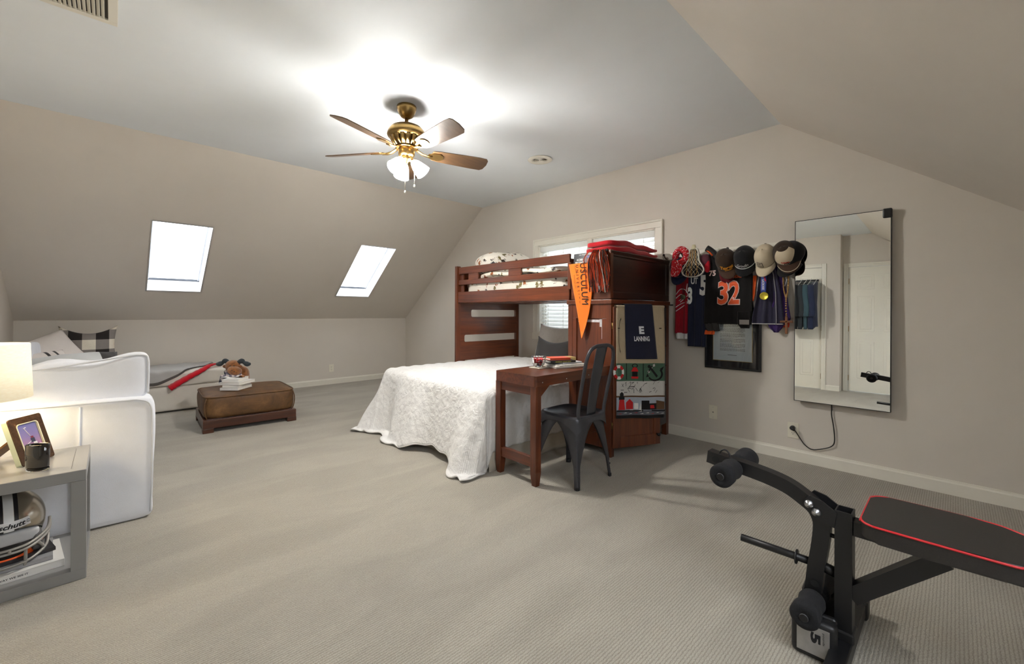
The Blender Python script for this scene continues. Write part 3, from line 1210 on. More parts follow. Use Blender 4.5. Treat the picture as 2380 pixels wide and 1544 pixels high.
# ================================================================== ottoman
LEA = NT('brown_suede')
_v = LEA.coord()
_n = LEA.noise(_v, 6, 6, .65, .6)
_n2 = LEA.noise(_v, 160, 3)
LEA.base(LEA.ramp(_n.outputs['Fac'], [(.3, rgb(66, 44, 21)), (.55, rgb(97, 66, 33)), (.75, rgb(128, 92, 50))]))
LEA.set(Roughness=.62)
LEA.bump(_n2.outputs['Fac'], .25, .002)
LEA = LEA.m
ot = thing('ottoman', 'brown suede ottoman on a dark wooden plinth in front of the chaise', 'ottoman', (.995, 5.0, 0), rotz=0)
OR = Matrix.Translation((.995, 5.0, 0)) @ Matrix.Rotation(math.radians(-2.5), 4, 'Z')
hw, hd = .385, .355
mb = MB()
for (a, b, c, d) in ((-hw, hw, -hd, -hd + .035), (-hw, hw, hd - .035, hd), (-hw, -hw + .035, -hd + .035, hd - .035), (hw - .035, hw, -hd + .035, hd - .035)):
    mb.box(a, b, c, d, .040, .118, .004, mat=OR)
mb.box(-hw + .03, hw - .03, -hd + .03, hd - .03, .09, .125, 0, mat=OR)
OTW = wood('dark_walnut_plinth', 'x', rgb(48, 23, 14), rgb(86, 46, 28))
part('plinth', mb, OTW, ot)
for sx in (-1, 1):
    for sy in (-1, 1):
        cx, cy = sx * (hw - .04), sy * (hd - .04)
        part('foot', MB().box(cx - .042, cx + .042, cy - .042, cy + .042, 0, .042, .004, mat=OR), OTW, ot)


def ott(q):
    b = 1 + .03 * math.cos(q.z / .1 * 1.3)
    return Vector((q.x * b, q.y * b, q.z + (.012 * (1 - (q.x / hw) ** 2) * (1 - (q.y / hd) ** 2) if q.z > 0 else 0)))


part('cushion', MB().soft((0, 0, .222), (hw - .012, hd - .012, .112), 9, 26, fn=ott, mat=None).xf(OR), LEA, ot)
for (z, s) in ((.316, 1.0),):
    ring = []
    for i in range(80):
        a = 2 * PI * i / 80
        ca, sa = math.cos(a), math.sin(a)
        k = 9
        nn = (abs(ca) ** k + abs(sa) ** k) ** (1 / k)
        ring.append(OR @ Vector((ca / nn * (hw - .010) * s, sa / nn * (hd - .010) * s, z)))
    part('piping', MB().tube(ring, .008, 10, closed=True), LEA, ot)
for sx in (-1, 1):
    for sy in (-1, 1):
        pth = smooth([OR @ Vector((sx * (hw - .022) * f, sy * (hd - .022) * f, z)) for (z, f) in ((.310, .985), (.26, 1.02), (.20, 1.022), (.15, 1.0), (.125, .97))], 5)
        part('corner_seam', MB().tube(pth, .005, 8), LEA, ot)

# ---- books on the ottoman
BW = plain('white_book_cover', rgb(226, 224, 220), .55, var=.02)
BP = plain('book_pages', rgb(234, 230, 220), .85, var=.05, vscale=300)


def book(label, c, w, d, h, rz, cover, group, pages=BP, title=None, title_m=None, name='book', bold=.0, face='-y', tsize=(.5, .45)):
    """c: centre of the bottom face. Spine on the -y side."""
    t = thing(name, label, 'book', c, group)
    R = Matrix.Translation(c) @ Matrix.Rotation(rz, 4, 'Z')
    ct = min(.003, h * .15)
    mb = MB()
    mb.box(-w / 2, w / 2, -d / 2, d / 2, 0, ct, .0008, 1, mat=R)
    mb.box(-w / 2, w / 2, -d / 2, d / 2, h - ct, h, .0008, 1, mat=R)
    mb.box(-w / 2, w / 2, -d / 2, -d / 2 + ct, 0, h, .0008, 1, mat=R)
    part('cover', mb, cover, t)
    part('pages', MB().box(-w / 2 + .003, w / 2 - .003, -d / 2 + .002, d / 2 - .003, ct, h - ct, mat=R), pages, t)
    if title:
        lw, lh = w * tsize[0], h * tsize[1]
        tm = MB()
        letter(tm, title, quadmap(R @ Vector((-lw / 2, -d / 2 - .0006, h / 2 - lh / 2)), R.to_3x3() @ Vector((lw, 0, 0)), R.to_3x3() @ Vector((0, 0, lh))), 0, bold)
        part('lettering', tm, title_m or M['ink'], t)
    return t


gb = 'books on the ottoman'
oz = .346
book('bottom white book of the ottoman stack', (.895, 4.90, oz), .17, .235, .026, math.radians(-42), BW, gb)
book('second white book from the bottom of the ottoman stack', (.900, 4.90, oz + .027), .155, .22, .022, math.radians(-38), BW, gb)
book('white book twisted across the middle of the ottoman stack', (.905, 4.905, oz + .050), .20, .24, .026, math.radians(-46), BW, gb)
book('topmost white book of the ottoman stack, under the plush moose', (.890, 4.905, oz + .077), .145, .215, .030, math.radians(-36), BW, gb)

# ---- plush moose
FUR = NT('brown_plush')
_v = FUR.coord()
_n = FUR.noise(_v, 40, 5)
FUR.base(FUR.ramp(_n.outputs['Fac'], [(.3, rgb(112, 66, 30)), (.7, rgb(160, 102, 52))]))
FUR.set(Roughness=1.0)
FUR.bsdf.inputs['Sheen Weight'].default_value = .4
FUR.bump(FUR.noise(_v, 300, 2).outputs['Fac'], .6, .004)
FUR = FUR.m
ANT = fabric('dark_plaid_felt', rgb(52, 58, 62), 200, .4, .2)
PLD = check_mat('plaid_cloth', 26, rgb(44, 52, 66), rgb(128, 122, 136), rgb(218, 208, 204))
mo = thing('plush_moose', 'brown plush moose with dark antlers slumped over the white books', 'plush toy', (.90, 5.03, oz))
rt = Vector((.725, -.688, 0))
fw = Vector((.688, .725, 0))
hc = Vector((.895, 5.02, .545))


def mpt(r, f, z):
    return hc + rt * r + fw * f + Vector((0, 0, z))


mxr = Matrix.Rotation(math.radians(-43.5), 4, 'Z')
mb = MB()
mb.soft(mpt(0, .11, -.100), (.075, .07, .098), 2.3, 12, mat=mxr)
bod = part('body', mb, FUR, mo)
part('head', MB().soft(mpt(-.012, 0, .012), (.066, .060, .060), 2.2, 14, mat=mxr), FUR, mo)
mz = part('muzzle', MB().soft(mpt(.036, -.045, -.030), (.062, .055, .044), 2.3, 14, mat=mxr @ Matrix.Rotation(math.radians(18), 4, 'Y')), FUR, mo)
for r in (.045, .068):
    part('nostril', MB().soft(mpt(r, -.099, -.018 - (r - .045) * .5), (.005, .004, .004), 2.1, 6), M['black'], mz)
for r in (-.010, .028):
    part('eye', MB().soft(mpt(r + .01, -.058, .022), (.0055, .005, .0055), 2.1, 8), M['black'], mo)
for s in (-1, 1):
    pts = [mpt(-.012 + s * a, .01, b) for a, b in ((.045, .045), (.085, .062), (.11, .045), (.145, .030), (.172, .036))]
    an = part('antler', MB().tube(smooth(pts, 6), [(.017 + .008 * math.sin(i / 24 * PI * 2.2) ** 2) * (1 if i < 22 else (.9, .7, .35)[i - 22]) for i in range(25)], 12), ANT, mo)
    part('ear', MB().soft(mpt(-.012 + s * .072, -.005, .008), (.026, .012, .017), 2.2, 8, mat=mxr), FUR, mo)
mb = MB()
mb.tube(smooth([mpt(-.085, .01, -.045), mpt(-.03, -.05, -.075), mpt(.04, -.065, -.078), (mpt(.085, -.02, -.07))], 6), .02, 12)
mb.slab(12, 10, lambda u, v: mpt(lerp(-.09, .04, u) - .02 * v, -.055 - .02 * math.sin(u * 6) * v - .012, lerp(-.07, -.155, v)), fw, .006)
part('plaid_scarf', mb, PLD, mo)
ft = part('foot', MB().soft(mpt(.115, -.055, -.092), (.026, .028, .021), 2.2, 10, mat=mxr), FUR, mo)
part('sole', MB().soft(mpt(.120, -.082, -.092), (.020, .006, .016), 2.2, 8, mat=mxr), plain('dark_brown_felt', rgb(52, 32, 18), .95), ft)
mb = MB().slab(14, 10, lambda u, v: mpt(lerp(-.065, .10, u), lerp(-.02, -.11, v), -.094 + .006 * math.sin(u * 7) - .004 * v + .012 * u), (0, 0, 1), .006)
solo('folded_paper', mb, [M['paper']], 'pale open leaflet lying between the plush moose and the top white book', 'leaflet', tuple(mpt(0, -.05, -.09)))

# ================================================================== side table
GL = M['grey_lacquer']
tx0, tx1, ty0, ty1, tz = -.625, -.075, 2.475, 2.925, .450
st = thing('side_table', 'grey square open side table against the sofa arm', 'side table', ((tx0 + tx1) / 2, (ty0 + ty1) / 2, 0))
part('tabletop', MB().box(tx0, tx1, ty0, ty1, tz - .045, tz, .002, 1), GL, st)
part('shelf', MB().box(tx0, tx1, ty0, ty1, 0.0, .042, .002, 1), GL, st)
for (a, b) in ((tx0, ty0), (tx1 - .045, ty0), (tx0, ty1 - .045), (tx1 - .045, ty1 - .045)):
    part('leg', MB().box(a, a + .045, b, b + .045, .042, tz - .045, .001, 1), GL, st)
# fine joint line across the top
part('top_joint', MB().box(tx1 - .0465, tx1 - .0455, ty0 + .045, ty1 - .05, tz, tz + .0005), M['black'], st)

# ---- lamp
lx, ly = -.405, 2.72
lp = thing('table_lamp', 'lit cream drum table lamp cut by the left picture edge', 'lamp', (lx, ly, tz))
LS = NT('lit_linen_shade')
_v = LS.coord((1, 1, 1))
_n = LS.noise(LS.coord((60, 60, 400)), 1.0, 3)
LS.base(LS.ramp(_n.outputs['Fac'], [(.3, rgb(236, 226, 196)), (.7, rgb(246, 238, 214))]))
LS.link(LS.ramp(_n.outputs['Fac'], [(.3, (1, .83, .55, 1)), (.7, (1, .88, .63, 1))]), LS.bsdf.inputs['Emission Color'])
LS.set(Roughness=.9)
LS.bsdf.inputs['Emission Strength'].default_value = LAMP_SHADE
LS = LS.m
part('lamp_shade', MB().lathe([(.160, .741), (.1615, .741), (.153, .966), (.1515, .966), (.160, .741)], (lx, ly, 0), 56), LS, lp)
part('base', MB().lathe([(0, tz), (.062, tz), (.064, tz + .006), (.060, tz + .014), (.022, tz + .022), (.020, tz + .05), (.034, tz + .08), (.044, tz + .14), (.036, tz + .20), (.015, tz + .25), (.011, tz + .31), (0, tz + .31)], (lx, ly, 0), 36), plain('grey_ceramic', rgb(132, 128, 122), .3), lp)
part('bulb', MB().lathe([(0, .875), (.018, .868), (.029, .845), (.026, .815), (.014, .79), (.013, .76), (0, .76)], (lx, ly, 0), 20), emit('lit_bulb', (1, .85, .6, 1), 30), lp)
mb = MB()
for a in (0, 2 * PI / 3, 4 * PI / 3):
    mb.cyl((lx, ly, .945), (lx + .152 * math.cos(a), ly + .152 * math.sin(a), .955), .0022, 8)
mb.cyl((lx, ly, .76), (lx, ly, .958), .004, 8)
part('harp', mb, M['brass'], lp)
point_light('table_lamp_glow', (lx, ly, .90), LAMP_W, (1, .80, .52), .03)

# ---- picture frame
WAL = NT('burl_brown_lacquer')
_n = WAL.noise(WAL.coord(), 30, 6, .7, 1.0)
WAL.base(WAL.ramp(_n.outputs['Fac'], [(.3, rgb(52, 34, 22)), (.62, rgb(84, 58, 38)), (.72, rgb(126, 92, 58))]))
WAL.set(Roughness=.25)
WAL = WAL.m
b0, b1 = Vector((-.270, 2.680, tz)), Vector((-.189, 2.800, tz))
ux = (b1 - b0).normalized()
nf = Vector((ux.y, -ux.x, 0))                     # faces the camera side
lean = math.radians(17)
uy = (Vector((0, 0, 1)) * math.cos(lean) - nf * math.sin(lean)).normalized()
nz = ux.cross(uy)
FM = Matrix((ux.to_4d(), uy.to_4d(), nz.to_4d(), (0, 0, 0, 1))).transposed()
for i in range(3):
    FM[i][3] = b0[i]
FM[3] = (0, 0, 0, 1)
pf = thing('picture_frame', 'brown burl photo frame propped on the side table', 'photo frame', tuple(b0))
fwid, fh = (b1 - b0).length, .205


def rrect(x0, x1, y0, y1, r, n=5):
    out = []
    for (cx, cy, a0) in ((x1 - r, y1 - r, 0), (x0 + r, y1 - r, 90), (x0 + r, y0 + r, 180), (x1 - r, y0 + r, 270)):
        for i in range(n + 1):
            a = math.radians(a0 + 90 * i / n)
            out.append((cx + r * math.cos(a), cy + r * math.sin(a)))
    return out


def ring_prism(mb, outer, inner, ax, d0, d1, m=0):
    n = len(outer)
    vs = [ax(*p, d) for d in (d0, d1) for p in outer + inner]
    k = 2 * n
    fs = []
    for i in range(n):
        j = (i + 1) % n
        fs += [(i, j, n + j, n + i), (k + i, k + n + i, k + n + j, k + j), (i, k + i, k + j, j), (n + i, n + j, k + n + j, k + n + i)]
    return mb.add(vs, fs, m, False)


fax = lambda a, b, d: FM @ Vector((a, b, d))
mb = MB()
ring_prism(mb, rrect(0, fwid, 0, fh, .010), rrect(.026, fwid - .026, .030, fh - .030, .012), fax, .0, .006)
part('moulding', mb, WAL, pf)
mb = MB()
ring_prism(mb, rrect(0, fwid, 0, fh, .010), rrect(.028, fwid - .028, .032, fh - .032, .012), fax, -.020, -.0002)
part('frame_side', mb, plain('pale_green_lacquer', rgb(206, 214, 190), .35, var=.03), pf, 'pale green edge')
mb = MB()
ring_prism(mb, rrect(.024, fwid - .024, .028, fh - .028, .013), rrect(.0275, fwid - .0275, .0315, fh - .0315, .011), fax, .0, .0075)
part('inner_fillet', mb, plain('cream_fillet', rgb(228, 222, 190), .4), pf)
t = NT('dusk_photograph')
sp = t.new('ShaderNodeSeparateXYZ')
t.link(t.coord(kind='Generated'), sp.inputs[0])
t.base(t.ramp(sp.outputs[2], [(.05, rgb(110, 90, 112)), (.3, rgb(176, 132, 160)), (.6, rgb(142, 128, 176)), (1, rgb(120, 122, 178))]))
t.set(Roughness=.2)
part('photograph', MB().box(.025, fwid - .025, .03, fh - .03, -.004, .0005, mat=FM), t.m, pf)
fig = MB()


def fbox(x0, x1, y0, y1, m):
    fig.box(fwid * x0, fwid * x1, fh * y0, fh * y1, .0005, .0012, 0, m=m, mat=FM)


fbox(.50, .62, .43, .52, 0)
fbox(.52, .60, .52, .56, 1)
fbox(.55, .66, .36, .43, 2)
fig.cyl(fax(fwid * .52, fh * .56, .001), fax(fwid * .40, fh * .76, .001), .0012, 6, 2)
fig.cyl(fax(fwid * .38, fh * .75, .001), fax(fwid * .46, fh * .765, .001), .002, 6, 2)
fig.cyl(fax(fwid * .50, fh * .46, .001), fax(fwid * .32, fh * .40, .001), .0012, 6, 2)
part('pictured_player', fig, [plain('navy_print', rgb(46, 50, 74), .6), plain('red_print', rgb(130, 40, 60), .6), plain('white_print', rgb(225, 220, 222), .6)], pf)
mb = MB()
p0 = fax(fwid * .45, fh * .62, -.021)
p1 = Vector((p0.x - nf.x * .13, p0.y - nf.y * .13, tz + .004))
mb.sweep([p0, p1], [(-.004, -.034), (.004, -.034), (.004, .034), (-.004, .034)], up=uy, smooth=False)
part('easel_back', mb, plain('tan_wood_easel', rgb(122, 84, 44), .5), pf, 'tan wooden strut')

# ---- oval black glass
gc = Vector((-.220, 2.590, tz))
gr = Matrix.Translation(gc) @ Matrix.Rotation(math.radians(-34), 4, 'Z') @ Matrix.Diagonal((1, .52, 1, 1))
cg = thing('candle_glass', 'oval black glass in front of the photo frame', 'glass', tuple(gc))
BLK = plain('gloss_black_brown_glass', rgb(26, 20, 18), .08, spec=.7, coat=.6)
part('cup', MB().lathe([(0, .014), (.036, .013), (.040, .017), (.041, .06), (.0415, .106), (.0400, .107), (.0385, .104), (.038, .03), (.03, .022), (0, .020)], mat=gr, seg=44), BLK, cg)
part('clear_foot', MB().lathe([(0, .0), (.037, .0), (.040, .003), (.040, .012), (.036, .0129), (0, .0129)], mat=gr, seg=44), glass('clear_glass'), cg)

# ---- books on the table shelf
gs = 'books on the side table shelf'
book('white hardback at the bottom of the side table shelf stack', (-.305, 2.660, .042), .30, .245, .030, math.radians(7), BW, gs, title='THE WAY WE SEE IT', bold=.02, tsize=(.34, .24))
book('grey-white book under the helmet, second from the shelf', (-.325, 2.675, .073), .285, .215, .016, math.radians(4), plain('grey_cover', rgb(150, 150, 152), .5), gs)
book('black-spined book directly under the football helmet', (-.315, 2.69, .090), .25, .19, .014, math.radians(14), plain('black_cover', rgb(40, 38, 40), .5), gs)

# ---- football helmet
hl = thing('football_helmet', 'silver football helmet with black-edged white stripe in the side table', 'helmet', (-.315, 2.70, .104))
SILV = plain('champagne_silver_shell', rgb(164, 154, 138), .22, .75, .06, 4, coat=.5)
HB = Vector((-.315, 2.70, .236))
hyaw = math.atan2(-2.70, .315) + .05     # faces the camera
HM = Matrix.Translation(HB) @ Matrix.Rotation(hyaw, 4, 'Z') @ Matrix.Rotation(math.radians(9), 4, 'Y')


def shell(th, ph, k=1.0):
    """th: around from the front; ph: 0 at crown."""
    a, b, c = .138 * k, .110 * k, .122 * k
    x = a * math.sin(ph) * math.cos(th)
    y = b * math.sin(ph) * math.sin(th)
    z = c * math.cos(ph)
    if z < 0:
        z *= 1.1
        x *= 1 - .10 * (z / .12) ** 2
    return Vector((x, y, z))


def shell_lim(th):
    f = max(0, math.cos(th))
    return math.radians(132 - 52 * f ** .8)


mb = MB()
for k, (rr) in enumerate((1.0, .93)):
    mb.grid(72, 28, lambda u, v: HM @ shell(2 * PI * u, max(.001, v * shell_lim(2 * PI * u)), rr))
mb.grid(72, 1, lambda u, v: HM @ shell(2 * PI * u, shell_lim(2 * PI * u), lerp(1.0, .93, v)))
part('shell', mb, SILV, hl)
for (w0, w1, mt, nm) in ((-.11, .11, 'white_vinyl', 'centre_stripe'), (-.215, -.12, 'black_vinyl', 'side_stripe'), (.12, .215, 'black_vinyl', 'side_stripe')):
    m_ = plain(mt, rgb(216, 216, 214) if 'white' in mt else rgb(26, 26, 28), .35)
    def strip(u, v, w0=w0, w1=w1):
        t_ = lerp(math.radians(-82), math.radians(100), v)     # front to back over the crown
        p = Vector((-.138 * math.sin(t_), 0, .122 * math.cos(t_)))
        y = .110 * math.sin(lerp(w0, w1, u) * 1.1)
        k = math.sqrt(max(0, 1 - (y / .110) ** 2))
        return HM @ (Vector((p.x * k, y, p.z * k)) * 1.006)
    part(nm, MB().grid(4, 40, strip), m_, hl)
NP = plain('white_nose_plate', rgb(222, 222, 222), .3)
npl = MB().grid(16, 4, lambda u, v: HM @ (shell(lerp(-.55, .55, u), math.radians(lerp(79, 65, v)), 1.03)))
np_ = part('brow_plate', npl, NP, hl)
lt = MB()
letter(lt, 'schutt', lambda u, v: HM @ (shell(lerp(-.26, .42, u), math.radians(lerp(76.5, 68, v)), 1.040)), 0, .03, 1, .3)
part('lettering', lt, M['ink'], np_)
for s in (-.46, .49):
    part('bolt', MB().soft(HM @ shell(s, math.radians(72), 1.045), (.006, .006, .006), 2.2, 6), M['steel'], np_)
pad = MB().soft(HM @ Vector((.085, 0, -.035)), (.02, .085, .028), 4, 10, mat=HM.to_3x3().to_4x4())
part('brow_pad', pad, plain('white_pad', rgb(205, 205, 206), .7), hl)
for s in (-1, 1):
    part('jaw_pad', MB().soft(HM @ Vector((.055, s * .078, -.075)), (.05, .016, .045), 4, 8, mat=HM.to_3x3().to_4x4()), plain('grey_pad', rgb(92, 90, 90), .7), hl)
MASK = plain('grey_coated_wire', rgb(150, 146, 140), .35, .2)
fm = MB()


def bar(pts, r=.0052):
    fm.tube(smooth([HM @ Vector(p) for p in pts], 7), r, 10)


bar([(.02, -.120, -.022), (.10, -.105, -.030), (.165, -.055, -.036), (.178, 0, -.038), (.165, .055, -.036), (.10, .105, -.030), (.02, .120, -.022)])
bar([(.02, -.121, -.036), (.10, -.107, -.044), (.168, -.056, -.050), (.180, 0, -.052), (.168, .056, -.050), (.10, .107, -.044), (.02, .121, -.036)])
bar([(.03, -.115, -.062), (.10, -.104, -.098), (.160, -.056, -.108), (.175, 0, -.110), (.160, .056, -.108), (.10, .104, -.098), (.03, .115, -.062)])
bar([(.055, -.098, -.096), (.095, -.088, -.146), (.135, -.045, -.160), (.145, 0, -.162), (.135, .045, -.160), (.095, .088, -.146), (.055, .098, -.096)])
for y in (-.042, .042):
    bar([(.172, y, -.050), (.166, y, -.108), (.138, y, -.158)])
bar([(.150, .075, -.048), (.115, .094, -.098), (.098, .086, -.145)])
bar([(.150, -.075, -.048), (.115, -.094, -.098), (.098, -.086, -.145)])
bar([(.178, .0, -.036), (.182, 0, -.052)])
part('face_mask', fm, MASK, hl)
part('chin_strap', MB().sweep(smooth([HM @ Vector(p) for p in ((.05, -.095, -.085), (.10, -.05, -.115), (.115, 0, -.120), (.10, .05, -.115), (.05, .095, -.085))], 6), [(-.002, -.010), (.002, -.010), (.002, .010), (-.002, .010)], up=HM.to_3x3() @ Vector((1, 0, .3))), plain('orange_strap', rgb(226, 92, 30), .5), hl, 'orange chin strap')
# ================================================================== bunk bed with cabinet end
WX, WY_, WZ_, WD = M['wood_x'], M['wood_y'], M['wood_z'], M['wood_dk']
BX0, BX1, BY0, BYC, BY1 = 2.750, 3.690, 1.805, 2.222, 3.795
bunk = thing('bunk_bed', 'dark cherry upper bunk with guard rail and slotted end panel', 'bunk bed', (3.2, 2.9, 0))


def slotted(mb, x0, x1, z0, z1, slots, y0, y1):
    """End panel with rounded slots, built as solid bands and cheeks."""
    z = z0
    for (sx0, sx1, sz0, sz1) in sorted(slots, key=lambda s: s[2]):
        mb.box(x0, x1, y0, y1, z, sz0)
        mb.box(x0, sx0, y0, y1, sz0, sz1)
        mb.box(sx1, x1, y0, y1, sz0, sz1)
        r = .018
        for (cx, cz, sx, sz) in ((sx0, sz0, 1, 1), (sx0, sz1, 1, -1), (sx1, sz0, -1, 1), (sx1, sz1, -1, -1)):
            pts = [(cx, cz)] + [(cx + sx * r * (1 - math.sin(a)), cz + sz * r * (1 - math.cos(a))) for a in [i * PI / 10 for i in range(6)]]
            mb.prism(pts, lambda a, b, d: Vector((a, d, b)), y0, y1)
        z = sz1
    mb.box(x0, x1, y0, y1, z, z1)


mb = MB()
slotted(mb, BX0 + .02, BX1, .02, 1.600, [(2.94, 3.64, 1.056, 1.137), (2.845, 3.690 - .03, .777, .856), (2.845, 3.660, .50, .575), (2.845, 3.660, .22, .30)], BY1 - .030, BY1)
part('end_panel', mb, WX, bunk)
part('front_post', MB().box(BX0 - .012, BX0 + .042, BY1 - .032, BY1 + .008, 0, 1.612, .005), WZ_, bunk)
part('front_post', MB().box(BX1 - .045, BX1, BY1 - .032, BY1 + .008, 0, 1.612, .005), WZ_, bunk)
for (z0, z1, nm) in ((1.520, 1.597, 'top_rail'), (1.404, 1.458, 'guard_rail'), (1.209, 1.329, 'side_rail')):
    x0 = BX0 + (.006 if nm != 'side_rail' else 0)
    part(nm, MB().box(x0, x0 + .024, BYC - .012 if nm == 'side_rail' else BYC - .012, BY1 - .034, z0, z1, .006), WY_, bunk)
for (ya, yb) in ((3.425, 3.585), (2.790, 2.960)):
    part('baluster', MB().box(BX0 + .010, BX0 + .027, ya, yb, 1.455, 1.524), WY_, bunk)
part('rail_stile', MB().box(BX0 - .004, BX0 + .030, BYC - .030, BYC + .004, 1.30, 1.522, .004), WZ_, bunk)
part('rail_stile', MB().box(BX0 + .026, BX0 + .045, BY1 - .10, BY1 - .034, 1.329, 1.60, .003), WZ_, bunk)
part('rear_rail', MB().box(BX1 - .028, BX1, BYC, BY1 - .03, 1.209, 1.329, .005), WY_, bunk)
for i in range(7):
    y = lerp(BYC + .10, BY1 - .13, i / 6)
    part('bed_slat', MB().box(BX0 + .026, BX1 - .026, y - .04, y + .04, 1.212, 1.232), WX, bunk)
# bookcase headboard over the cabinet
HZ0, HZ1 = 1.212, 1.585
mb = MB()
f = .055
for (a, b, c, d) in ((BX0, BX1, HZ0, HZ0 + f), (BX0, BX1, HZ1 - .045, HZ1), (BX0, BX0 + f * .5, HZ0 + f, HZ1 - .045), (BX1 - f, BX1, HZ0 + f, HZ1 - .045)):
    mb.box(a, b, BY0, BY0 + .024, c, d, .004)
mb.box(BX0 + .02, BX1 - .02, BY0 + .012, BY0 + .022, HZ0 + .04, HZ1 - .03)
mb.prism([(BY0 - .008, HZ1 - .008), (BY0 + .024, HZ1 + .002), (BY0 + .024, HZ1 - .045), (BY0 + .004, HZ1 - .042)], lambda a, b, d: Vector((d, a, b)), BX0, BX1)
part('headboard_panel', mb, WD, bunk)
part('headboard_front', MB().box(BX0 + .004, BX0 + .026, BY0 + .02, BYC - .030, HZ0, 1.490, .003), WY_, bunk)
part('headboard_shelf', MB().box(BX0 + .13, BX1, BY0 + .022, BYC, 1.555, 1.580, .003), WX, bunk)
part('headboard_shelf', MB().box(BX0 + .024, BX1, BY0 + .022, BYC, 1.215, 1.238), WX, bunk)
part('headboard_back', MB().box(BX0 + .03, BX1, BYC - .016, BYC, 1.238, 1.556), WX, bunk)
part('corner_post', MB().box(BX0 - .006, BX0 + .030, BY0 - .002, BY0 + .028, HZ0, HZ1 + .002, .004), WZ_, bunk)

# ---- cabinet under the bunk head
cab = thing('bunk_cabinet', 'cherry cabinet with an open towel-hung door and dark drawers under the bunk', 'cabinet', (3.22, 2.01, 0))
mb = MB()
mb.box(BX0 + .02, BX1, BY0 + .02, BYC, .10, 1.17)
part('carcass', mb, WZ_, cab)
part('crown', MB().box(BX0 - .014, BX1, BY0 - .012, BYC + .006, 1.172, 1.208, .006), WX, cab)
for (x, y) in ((BX0 + .002, BY0), (BX1 - .048, BY0), (BX0 + .002, BYC - .046)):
    part('corner_leg', MB().box(x, x + .046, y, y + .046, 0, 1.172, .003), WZ_, cab)
# front face towards the bed foot: framed inset panel
mb = MB()
ya, yb = BY0 + .046, BYC - .046
mb.box(BX0 + .004, BX0 + .022, BY0 + .02, BYC - .02, 1.06, 1.172, .002)
mb.box(BX0 + .004, BX0 + .022, BY0 + .02, BYC - .02, .06, .17, .002)
mb.box(BX0 + .004, BX0 + .022, BY0 + .02, BY0 + .085, .17, 1.06, .002)
mb.box(BX0 + .004, BX0 + .022, BYC - .085, BYC - .02, .17, 1.06, .002)
part('panel_frame', mb, WZ_, cab)
part('inset_panel', MB().box(BX0 + .014, BX0 + .024, BY0 + .05, BYC - .05, .15, 1.08), WZ_, cab)
mb = MB()
mb.box(BX0 + .0135, BX0 + .0145, BY0 + .095, BYC - .10, 1.030, 1.050)
mb.box(BX0 + .0133, BX0 + .0145, BY0 + .088, BY0 + .112, .995, 1.054)
mb.box(BX0 + .0133, BX0 + .0145, BY0 + .088, BY0 + .094, .90, 1.0)
part('sticker_residue', mb, plain('white_residue', rgb(206, 204, 206), .8, var=.2, vscale=60), cab)
# drawers on the end face
DRW = M['drawer']
mb = MB().box(BX0 + .045, BX1 - .045, BY0 + .012, BY0 + .022, .10, 1.17)
part('drawer_bay', mb, DRW, cab)
nz_ = 6
for i in range(nz_):
    z0 = lerp(.11, 1.16, i / nz_)
    z1 = lerp(.11, 1.16, (i + 1) / nz_) - .008
    dr = part('drawer', MB().box(BX0 + .07, BX1 - .052, BY0 - .002, BY0 + .016, z0, z1, .003), DRW, cab)
    part('finger_notch', MB().box(3.26, 3.36, BY0 - .0035, BY0 - .001, z1 - .018, z1 - .006), M['black'], dr)
# open door, hinged on the near post
DA = math.radians(-25)
DM = Matrix.Translation((BX0 + .010, BY0 - .004, 0)) @ Matrix.Rotation(DA, 4, 'Z')
dw, dz0, dz1 = .425, .075, 1.150
mb = MB()
for (a, b, c, d) in ((0, .06, dz0, dz1), (dw - .06, dw, dz0, dz1), (.06, dw - .06, dz0, dz0 + .085), (.06, dw - .06, dz1 - .07, dz1)):
    mb.box(a, b, -.020, 0, c, d, .003, mat=DM)
mb.box(.05, dw - .05, -.013, -.004, dz0 + .07, dz1 - .06, mat=DM)
door = part('door', mb, WZ_, cab)
part('door_hinge', MB().cyl(DM @ Vector((0, -.004, .22)), DM @ Vector((0, -.004, .27)), .006, 10), M['brass'], door)
part('door_hinge', MB().cyl(DM @ Vector((0, -.004, .98)), DM @ Vector((0, -.004, 1.03)), .006, 10), M['brass'], door)
part('door_knob', MB().lathe([(0, 0), (.008, .001), (.007, .012), (.013, .020), (.012, .028), (0, .031)], mat=DM @ Matrix.Translation((dw - .03, -.020, .155)) @ Matrix.Rotation(PI / 2, 4, 'X'), seg=16), M['black_metal'], door)
part('towel_hook', MB().tube([(3.70, BY0 - .002, 1.178), (3.705, BY0 - .03, 1.178)], .006, 8), M['black'], cab)

# ---- towels over the door
TW_BEIGE = fabric('tan_terry', rgb(176, 160, 134), 240, .7, .1)
TW_GREEN = fabric('green_terry', rgb(72, 100, 82), 240, .7, .12)
TW_GREY = fabric('pale_grey_terry', rgb(196, 194, 190), 240, .7, .1)
TW_SKY = fabric('sky_terry', rgb(164, 172, 184), 240, .7, .1)
TW_SEA = fabric('slate_sea_terry', rgb(96, 98, 106), 240, .7, .25)
TW_BLK = fabric('black_terry', rgb(28, 27, 28), 240, .7, .1)
TW_RED = fabric('red_terry', rgb(186, 36, 38), 240, .5, .1)
TW_WHT = fabric('white_terry', rgb(224, 222, 216), 240, .5, .06)
TW_BRN = fabric('brown_terry', rgb(96, 72, 52), 240, .5, .1)
towel_mats = [TW_BEIGE, TW_GREEN, TW_GREY, TW_SKY, TW_SEA, TW_BLK, TW_RED, TW_WHT, TW_BRN]
ts0, ts1 = .020, .452


